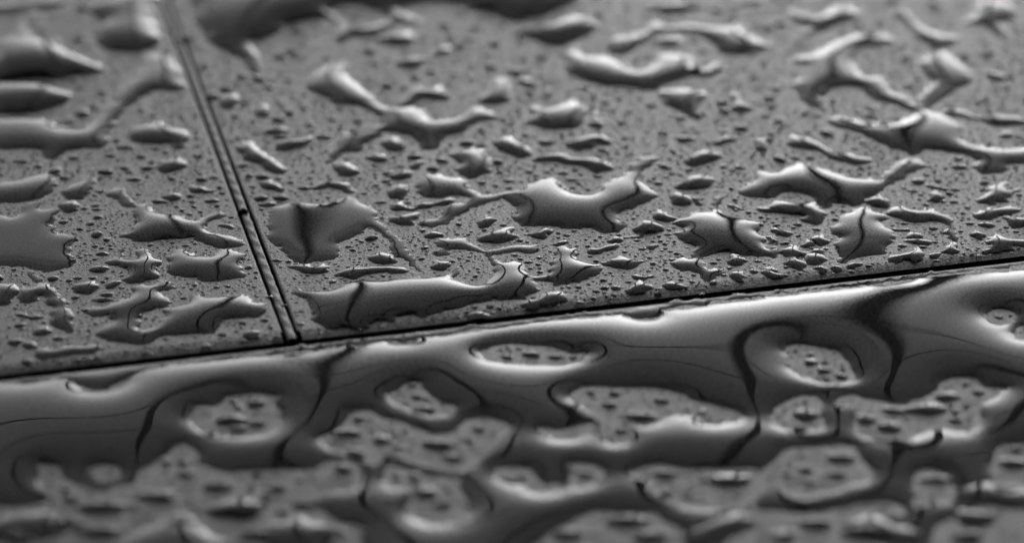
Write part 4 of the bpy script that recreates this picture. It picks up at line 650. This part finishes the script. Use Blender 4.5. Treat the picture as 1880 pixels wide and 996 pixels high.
 ('blurred bead on the wide dry island low on the right, fourth from left', 22.28, -47.24, 2.01, 1.32),
 ('blurred bead on the wide dry island low on the right, fifth from left', 30.29, -44.98, 1.14, 0.95),
 ('blurred bead on the wide dry island low on the right, sixth from left', 33.29, -45.84, 1.14, 0.95),
 ('blurred bead on the wide dry island low on the right, rightmost', 34.19, -42.57, 1.7, 0.97),
 ('blurred bead on the long bone-shaped dry island at right, leftmost', 37.61, -34.66, 1.39, 1.01),
 ('blurred bead on the long bone-shaped dry island at right, second from left', 39.74, -36.16, 1.38, 1.21),
 ('blurred bead on the long bone-shaped dry island at right, third from left', 40.73, -32.69, 1.19, 0.92),
 ('blurred bead on the long bone-shaped dry island at right, fourth from left', 44.26, -32.45, 2.1, 1.23),
 ('blurred bead on the long bone-shaped dry island at right, fifth from left', 46.66, -29.74, 1.27, 1.25),
 ('blurred bead on the long bone-shaped dry island at right, sixth from left', 47.15, -34.66, 0.83, 0.81),
 ('blurred bead on the long bone-shaped dry island at right, rightmost', 50.32, -28.78, 0.85, 0.85),
 ('blurred bead on the small oval dry island at right, leftmost', 30.51, -36.39, 1.04, 0.9),
 ('blurred bead on the small oval dry island at right, rightmost', 31.33, -33.73, 1.53, 1.43),
 ('blurred bead on the dry island at upper right of the sheet, leftmost', 32.7, -22.07, 0.86, 0.86),
 ('blurred bead on the dry island at upper right of the sheet, second from left', 34.02, -23.93, 1.07, 0.86),
 ('blurred bead on the dry island at upper right of the sheet, rightmost', 35.98, -25.15, 0.86, 0.75),
 ('blurred bead on the broad dry patch at bottom left, leftmost', -49.05, -57.82, 1.94, 1.23),
 ('blurred bead on the broad dry patch at bottom left, second from left', -49.06, -54.27, 1.64, 1.08),
 ('blurred bead on the broad dry patch at bottom left, third from left', -45.1, -55.29, 1.96, 1.07),
 ('blurred bead on the broad dry patch at bottom left, fourth from left', -44.65, -50.64, 0.99, 0.83),
 ('blurred bead on the broad dry patch at bottom left, fifth from left', -41.69, -52.2, 2.17, 1.28),
 ('blurred bead on the broad dry patch at bottom left, sixth from left', -41.1, -56.82, 2.27, 1.24),
 ('blurred bead on the broad dry patch at bottom left, seventh from left', -35.87, -50.32, 1.99, 1.29),
 ('blurred bead on the broad dry patch at bottom left, eighth from left', -33.14, -55.29, 2.28, 1.43),
 ('blurred bead on the broad dry patch at bottom left, ninth from left', -33.57, -45.84, 1.01, 0.76),
 ('blurred bead on the broad dry patch at bottom left, tenth from left', -29.99, -48.2, 2.0, 1.12),
 ('blurred bead on the broad dry patch at bottom left, 11th from left', -27.39, -52.72, 2.96, 1.81),
 ('blurred bead on the broad dry patch at bottom left, 12th from left', -25.37, -57.32, 1.94, 1.24),
 ('blurred bead on the broad dry patch at bottom left, 13th from left', -23.86, -48.52, 1.33, 0.93),
 ('blurred bead on the broad dry patch at bottom left, 14th from left', -20.88, -51.68, 1.45, 0.92),
 ('blurred bead on the broad dry patch at bottom left, rightmost', -18.93, -56.82, 2.6, 1.3),
 ('blurred bead on the dry patch at bottom centre, leftmost', 5.4, -57.32, 1.94, 1.06),
 ('blurred bead on the dry patch at bottom centre, second from left', 11.43, -54.78, 1.96, 1.26),
 ('blurred bead on the dry patch at bottom centre, rightmost', 13.48, -57.82, 2.26, 1.23),
 ('blurred bead on the dry patch at bottom right of centre, leftmost', 26.95, -57.82, 1.62, 1.06),
 ('blurred bead on the dry patch at bottom right of centre, second from left', 30.43, -55.29, 1.96, 1.25),
 ('blurred bead on the dry patch at bottom right of centre, third from left', 35.15, -56.82, 2.6, 1.42),
 ('blurred bead on the dry patch at bottom right of centre, rightmost', 38.16, -54.27, 1.31, 0.9),
 ('blurred bead alone on the dim dry island at lower right', 43.5, -46.92, 1.47, 0.94),
 ('blurred bead on the dry patch at bottom right corner, leftmost', 45.28, -57.82, 2.26, 1.23),
 ('blurred bead on the dry patch at bottom right corner, second from left', 46.33, -54.27, 2.29, 1.44),
 ('blurred bead on the dry patch at bottom right corner, third from left', 49.86, -49.05, 1.99, 1.3),
 ('blurred bead on the dry patch at bottom right corner, rightmost', 51.81, -43.67, 1.69, 1.15),
 ('blurred bead alone on the low dry island below centre', -0.56, -46.92, 1.0, 0.75),
 ('blurred bead alone on the small round dry island at centre', 7.55, -45.84, 1.01, 0.85),
 ('blurred bead on the shallow oval dry island just below the long seam, leftmost', -0.6, -20.82, 0.79, 0.66),
 ('blurred bead on the shallow oval dry island just below the long seam, second from left', 2.11, -20.2, 1.23, 0.77),
 ('blurred bead on the shallow oval dry island just below the long seam, rightmost', 4.82, -20.82, 0.94, 0.66),
 ('blurred bead alone on the tiny dry island at far right', 55.33, -11.44, 0.56, 0.44),
 ('blurred bead on the round dry island under the boomerang-shaped one, leftmost', -10.05, -46.38, 0.8, 0.8),
 ('blurred bead on the round dry island under the boomerang-shaped one, second from left', -8.85, -49.58, 1.33, 1.11),
 ('blurred bead on the round dry island under the boomerang-shaped one, rightmost', -6.87, -51.68, 1.19, 0.92),
]
# ------------------------------------------------------------------ the three slabs, the joint and the bed
GW = NARROW_W; SW = SEAM_W
slab('slab', 'back left slab with ragged puddles, left of the narrow joint', -520, -GW/2, SW/2, 420, ((.3,.3),(.35,.35),(1.9,.34),(.3,.3)), 1.0)
slab('slab', 'back right slab, the largest, covered in puddles and beads', GW/2, 560, SW/2, 420, ((.35,.35),(.3,.3),(1.9,.34),(.3,.3)), 4.0)
slab('slab', 'front slab flooded by a deep sheet of water', -520, 560, -260, -SW/2, ((.3,.3),(.3,.3),(.3,.3),(.15,.15)), 7.0)
# filler strip standing in the narrow joint, a dark line on each side of it
js = []; jf = []
ys = np.arange(SW/2+.2, 200, .3)
prof = [(-.5, -1.4), (-.5, -.25), (-.42, -.05), (-.15, -.01), (.2, -.02), (.42, -.06), (.5, -.28), (.5, -1.4)]
for i, y in enumerate(ys):
    for j, (a, z) in enumerate(prof):
        a2 = a*FILL_W + (edge_jit(y, j, .05)); x = a2; z2 = z + .05*math.sin(y*2.1+j)+.04*math.sin(y*7.7+j*2)
        X, Y = loc2w(x, y); js.append((X*S, Y*S, z2*S))
for i in range(len(ys)-1):
    for j in range(len(prof)-1):
        jf.append([i*8+j, (i)*8+j+1, (i+1)*8+j+1, (i+1)*8+j])
tag(mesh_obj('joint_strip', js, jf, M_JOINT, None, True), 'narrow ribbed strip filling the joint between the two back slabs', 'joint strip')
# knot of dirt in the joint
def blob(name, label, cat, cx, cy, cz, rx, ry, rz, m, seed):
    v, f = [], []; K, L = 14, 9; rr = random.Random(seed)
    for i in range(L):
        th = math.pi*i/(L-1)
        for j in range(K):
            ph = 2*math.pi*j/K; k = 1 + .25*math.sin(3*ph+seed)*math.sin(th) + rr.uniform(-.1, .1)
            v.append(((cx+rx*k*math.sin(th)*math.cos(ph))*S, (cy+ry*k*math.sin(th)*math.sin(ph))*S, (cz+rz*math.cos(th)*k)*S))
    for i in range(L-1):
        for j in range(K): f.append([i*K+j, i*K+(j+1) % K, (i+1)*K+(j+1) % K, (i+1)*K+j])
    return tag(mesh_obj(name, v, f, m, None, True), label, cat)
blob('dirt_crumb', 'small black crumb of dirt lodged in the narrow joint', 'crumb', -32.79, 16.12, -.1, .55, .7, .45, M_GAP, 3)
o = mesh_obj('mortar_bed', [(-.7, -.5, -.0182), (.8, -.5, -.0182), (.8, .7, -.0182), (-.7, .7, -.0182)], [[0, 1, 2, 3]], M_GAP); tag(o, None, None, None, 'structure')
o = mesh_obj('ground', [(-900, -900, -.03), (900, -900, -.03), (900, 900, -.03), (-900, 900, -.03)], [[0, 1, 2, 3]], M_GROUND); tag(o, None, None, None, 'structure')

# ------------------------------------------------------------------ water
LAM = 1.9
def noise1(n, corr, rng):
    m = max(4, int(n/corr)); a = rng.standard_normal(m)
    x = np.linspace(0, m, n, endpoint=False); i = np.floor(x).astype(int); t = x-i; t = t*t*(3-2*t)
    return a[i % m]*(1-t)+a[(i+1) % m]*t
def smooth_poly(pts, step=.12, amp=.12, seed=0, grow=0.0):
    P = np.array(pts, float); n = len(P); out = []
    for i in range(n):
        p0, p1, p2, p3 = P[i-1], P[i], P[(i+1) % n], P[(i+2) % n]
        L = np.linalg.norm(p2-p1); k = max(2, int(L/step)); t = np.linspace(0, 1, k, endpoint=False)[:, None]
        # centripetal-like: limit tangents
        d1 = np.linalg.norm(p1-p0)+1e-6; d2 = L+1e-6; d3 = np.linalg.norm(p3-p2)+1e-6
        m1 = .5*((p1-p0)/d1+(p2-p1)/d2)*min(d1, d2)*.9; m2 = .5*((p2-p1)/d2+(p3-p2)/d3)*min(d2, d3)*.9
        h = (2*t**3-3*t**2+1)*p1+(t**3-2*t**2+t)*m1+(-2*t**3+3*t**2)*p2+(t**3-t**2)*m2
        out.append(h)
    Q = np.vstack(out); m = len(Q); rng = np.random.default_rng(seed)
    T = np.roll(Q, -1, 0)-np.roll(Q, 1, 0); T /= (np.linalg.norm(T, axis=1)[:, None]+1e-9)
    nn = amp*(noise1(m, 9, rng)*.7+noise1(m, 4, rng)*.6+noise1(m, 2, rng)*.3+noise1(m, 22, rng)*.7)
    ar = np.sum(Q[:, 0]*np.roll(Q[:, 1], -1)-np.roll(Q[:, 0], -1)*Q[:, 1])
    nn += grow*np.sign(ar)
    return Q+np.stack([T[:, 1], -T[:, 0]], 1)*nn[:, None]
def raster(Q, x0, y0, s, nx, ny, mask, val):
    """even-odd scanline fill"""
    X1, Y1 = Q[:, 0], Q[:, 1]; X2, Y2 = np.roll(X1, -1), np.roll(Y1, -1)
    for j in range(ny):
        y = y0+j*s
        c = (Y1 <= y) != (Y2 <= y)
        if not c.any(): continue
        xs = np.sort(X1[c]+(y-Y1[c])*(X2[c]-X1[c])/(Y2[c]-Y1[c]))
        for a, b in zip(xs[::2], xs[1::2]):
            i0 = max(0, int(math.ceil((a-x0)/s))); i1 = min(nx, int(math.floor((b-x0)/s))+1)
            if i1 > i0: mask[j, i0:i1] = val
def solve(mask, s, lam, it=70):
    ny, nx = mask.shape
    if min(nx, ny) > 24:
        sub = mask[::2, ::2]; hc = solve(sub, s*2, lam, it)
        h = np.repeat(np.repeat(hc, 2, 0), 2, 1)[:ny, :nx].copy()
        g = h.copy(); g[1:-1, 1:-1] = .25*(h[:-2, 1:-1]+h[2:, 1:-1]+h[1:-1, :-2]+h[1:-1, 2:]); h = g
    else: h = np.zeros((ny, nx))
    h *= mask; k = (s/lam)**2; om = 1.75
    jj, ii = np.mgrid[0:ny, 0:nx]
    par = ((ii+jj) & 1).astype(bool); ma = mask & ~par; mb = mask & par
    for a in (ma, mb): a[0] = a[-1] = False; a[:, 0] = a[:, -1] = False
    for _ in range(it):
        for mm in (ma, mb):
            nb = np.zeros_like(h)
            nb[1:-1, 1:-1] = h[:-2, 1:-1]+h[2:, 1:-1]+h[1:-1, :-2]+h[1:-1, 2:]
            h = np.where(mm, (1-om)*h+om*(nb+k)/(4+k), h)
    return h
COVER = []           # polygons for the droplet scatter
def puddle(name, label, cat, ang, outer, holes, s, seed, amp=.10, group=None, lam=LAM, sheet=False):
    sheet_ = name != 'puddle'
    Qo = smooth_poly(outer, amp=amp, seed=seed, grow=.38 if any(k in label for k in ('large looping', 'branching Y', 'long winding', 'saddle', 'smooth blurred V', 'far right corner', 'small wedge')) else (.06 if sheet_ else .2)); Qh = [smooth_poly(h, amp=amp*1.6, seed=seed+50+i) for i, h in enumerate(holes)]
    x0, y0 = Qo.min(0)-3*s; x1, y1 = Qo.max(0)+3*s
    nx = int((x1-x0)/s)+1; ny = int((y1-y0)/s)+1
    mask = np.zeros((ny, nx), bool); raster(Qo, x0, y0, s, nx, ny, mask, True)
    for q in Qh: raster(q, x0, y0, s, nx, ny, mask, False)
    mask[:2] = mask[-2:] = False; mask[:, :2] = mask[:, -2:] = False
    if mask.sum() < 6: return None
    COVER.append((mask, x0, y0, s))
    h = solve(mask, s, lam)
    # outside ring: negative height so that the contact line falls between grid points
    inn = mask.astype(float); ns = np.zeros_like(h); nc = np.zeros_like(h)
    for dy in (-1, 0, 1):
        for dx in (-1, 0, 1):
            if dx or dy:
                ns += np.roll(np.roll(h*inn, dy, 0), dx, 1); nc += np.roll(np.roll(inn, dy, 0), dx, 1)
    ring = (~mask) & (nc > 0)
    # mean slope at the rim sets the height (the same contact angle for small and large drops)
    edge = mask & ((~np.roll(mask, 1, 0)) | (~np.roll(mask, -1, 0)) | (~np.roll(mask, 1, 1)) | (~np.roll(mask, -1, 1)))
    sl = np.median(h[edge])/(s*.75)
    H = math.tan(math.radians(ang))/max(sl, 1e-6)
    h = h*H; 
    hr = np.zeros_like(h); hr[ring] = -(ns[ring]*H/nc[ring])
    z = np.where(mask, h, hr)
    use = mask | ring
    # second skirt ring closes the sheet below the slab's face
    nb = np.zeros_like(use)
    for dy in (-1, 0, 1):
        for dx in (-1, 0, 1): nb |= np.roll(np.roll(use, dy, 0), dx, 1)
    sk = nb & ~use; z[sk] = -.25; use = nb
    idx = -np.ones(use.shape, dtype=np.int64); idx[use] = np.arange(use.sum())
    J, I = np.nonzero(use)
    V = np.stack([(x0+I*s)*S, (y0+J*s)*S, z[use]*S], 1)
    q = use[:-1, :-1] & use[1:, :-1] & use[:-1, 1:] & use[1:, 1:]
    a, b = np.nonzero(q)
    F = np.stack([idx[a, b], idx[a, b+1], idx[a+1, b+1], idx[a+1, b]], 1)
    o = V.mean(0); o[2] = 0
    ob = mesh_obj(name, V-o, F, M_WATER, None, True); ob.location = o
    return tag(ob, label, cat, group)
for i, (label, ang, outer, holes) in enumerate(PUDDLES):
    big = i == len(PUDDLES)-1
    puddle('water_sheet' if big else 'puddle', label, 'water sheet' if big else 'puddle', ang, outer, holes,
           .17 if big else (.12 if len(outer) > 14 else .09), i, .09 if big else .24, None if big else 'ragged puddles on the back slabs', 3.0 if big else (3.4 if 'dark' in label and 'small' not in label else 1.15 if ang < 13 else LAM))

def covered(x, y, pad=.0):
    for (m, x0, y0, s) in COVER:
        i = int((x-x0)/s+.5); j = int((y-y0)/s+.5)
        if 0 <= j < m.shape[0] and 0 <= i < m.shape[1]:
            r = int(pad/s)
            if m[max(0, j-r):j+r+1, max(0, i-r):i+r+1].any(): return True
    return False
# a bead of water: ragged dome with the same contact angle as the puddles
def bead_geo(rx, ry, ang, seed, K=26, L=9, rag=.16):
    rng = np.random.default_rng(seed); ph = np.arange(K)*2*math.pi/K
    r = 1 + rag*(noise1(K, 4, rng)*.7+noise1(K, 2, rng)*.35)
    r = np.clip(r, .55, 1.5); R = math.sqrt(rx*ry); hh = R*math.tan(math.radians(ang))/2
    V = []
    V.append((0, 0, hh))
    for l in range(1, L+1):
        t = l/L
        for k in range(K):
            tt = t*1.06; rr = 1+(r[k]-1)*t
            V.append((rx*tt*rr*math.cos(ph[k]), ry*tt*rr*math.sin(ph[k]), hh*(1-tt*tt)-(.03 if l == L else 0)))
    F = [[0, 1+k, 1+(k+1) % K] for k in range(K)]
    for l in range(L-1):
        for k in range(K):
            a = 1+l*K+k; b = 1+l*K+(k+1) % K; F.append([a, a+K, b+K, b])
    return V, F
def bead(label, x, y, rx, ry, seed, group):
    V, F = bead_geo(rx, ry, 25, seed, rag=.34)
    ob = mesh_obj('water_bead', [(a*S, b*S, c*S) for a, b, c in V], F, M_WATER, None, True)
    ob.location = (x*S, y*S, 0)
    return tag(ob, label, 'water bead', group)
for i, (label, x, y, rx, ry) in enumerate(BEADS):
    bead(label, x, y, rx, ry, 1000+i, 'beads of water between the puddles')
# the countless fine droplets between them: one object
VV, FF, n0 = [], [], 0
rr = random.Random(5)
cosr, sinr = math.cos(ROT), math.sin(ROT)
made = 0; placed = [(x, y, max(rx, ry)) for _, x, y, rx, ry in BEADS]
grid = {}
for (x, y, r_) in placed: grid.setdefault((int(x//4), int(y//4)), []).append((x, y, r_))
tmpl = [bead_geo(1, 1, 29, 300+i, K=14, L=4, rag=.24) for i in range(14)]
tries = 0
while made < 10500 and tries < 200000:
    tries += 1
    x = rr.uniform(-85, 85); y = rr.uniform(-70, 125)
    if abs(x) > 52+max(0, y)*.17+8: continue
    dx, dy = x-JOINT_O[0], y-JOINT_O[1]; a = dx*cosr+dy*sinr; b = -dx*sinr+dy*cosr
    if abs(b) < 1.2 or (b > 0 and abs(a) < 1.3): continue
    r = min(1.0, .135*(rr.random()**-.72)); 
    if y > 25: r = min(1.1, r*1.45)
    if b < 0: r = min(1.0, r*1.4)
    # clustered density
    if math.sin(x*.31+1)*math.sin(y*.23+2)+math.sin(x*.9+y*.5)*.5 < rr.uniform(-3.4, .8): continue
    if covered(x, y, r+.1): continue
    g = [q for i in (-1, 0, 1) for j in (-1, 0, 1) for q in grid.get((int(x//4)+i, int(y//4)+j), [])]
    if any((q[0]-x)**2+(q[1]-y)**2 < (q[2]+r+.08)**2 for q in g): continue
    grid.setdefault((int(x//4), int(y//4)), []).append((x, y, r)); made += 1
    V, F = tmpl[made % 14]; an = rr.uniform(0, 6.28); e = rr.uniform(.75, 1.35); c, s_ = math.cos(an), math.sin(an)
    for (p, q, z) in V:
        p *= e; X = (p*c-q*s_)*r; Y = (p*s_+q*c)*r
        VV.append(((x+X)*S, (y+Y)*S, z*r*S))
    FF += [[k+n0 for k in f] for f in F]; n0 += len(V)

o = mesh_obj('fine_droplets', VV, FF, M_WATER, None, True)
tag(o, 'fine spray of tiny droplets between the puddles', 'droplets', None, 'stuff')

# ------------------------------------------------------------------ what the water mirrors: poles, wires and trees beyond
def tube(path, rads, K=14):
    v, f = [], []
    for (x, y, z), r in zip(path, rads):
        for k in range(K): a = 2*math.pi*k/K; v.append((x+r*math.cos(a), y+r*math.sin(a), z))
    for i in range(len(path)-1):
        for k in range(K): f.append([i*K+k, i*K+(k+1) % K, (i+1)*K+(k+1) % K, (i+1)*K+k])
    f.append([k for k in range(K)][::-1]); f.append([(len(path)-1)*K+k for k in range(K)])
    return v, f
def pole(label, azd, dist, h, r):
    a = math.radians(azd); root = empty('pole', (dist*math.sin(a), dist*math.cos(a)-.3, -.03)); tag(root, label, 'pole', 'dark poles mirrored in the water')
    v, f = tube([(0, 0, 0), (0, 0, h*.5), (0, 0, h)], [r, r*.95, r*.85]); mesh_obj('shaft', v, f, M_POLE, root, True)
    v, f = tube([(0, 0, 0), (0, 0, .12), (0, 0, .14)], [r*1.6, r*1.6, r*1.1]); mesh_obj('base_collar', v, f, M_POLE, root)
    v, f = tube([(0, 0, h), (0, 0, h+.06), (0, 0, h+.1)], [r*1.2, r*1.2, r*.4]); mesh_obj('cap', v, f, M_POLE, root)
for args in POLES: pole(*args)
def wire(label, y, z, tilt, r):
    path = [(x, y+x*tilt, z+.0016*x*x) for x in np.linspace(-40, 40, 41)]
    v, f = tube(path, [r]*len(path), 8); tag(mesh_obj('overhead_wire', v, f, M_POLE, None, True), label, 'wire', 'overhead wires mirrored in the water')
for args in WIRES: wire(*args)
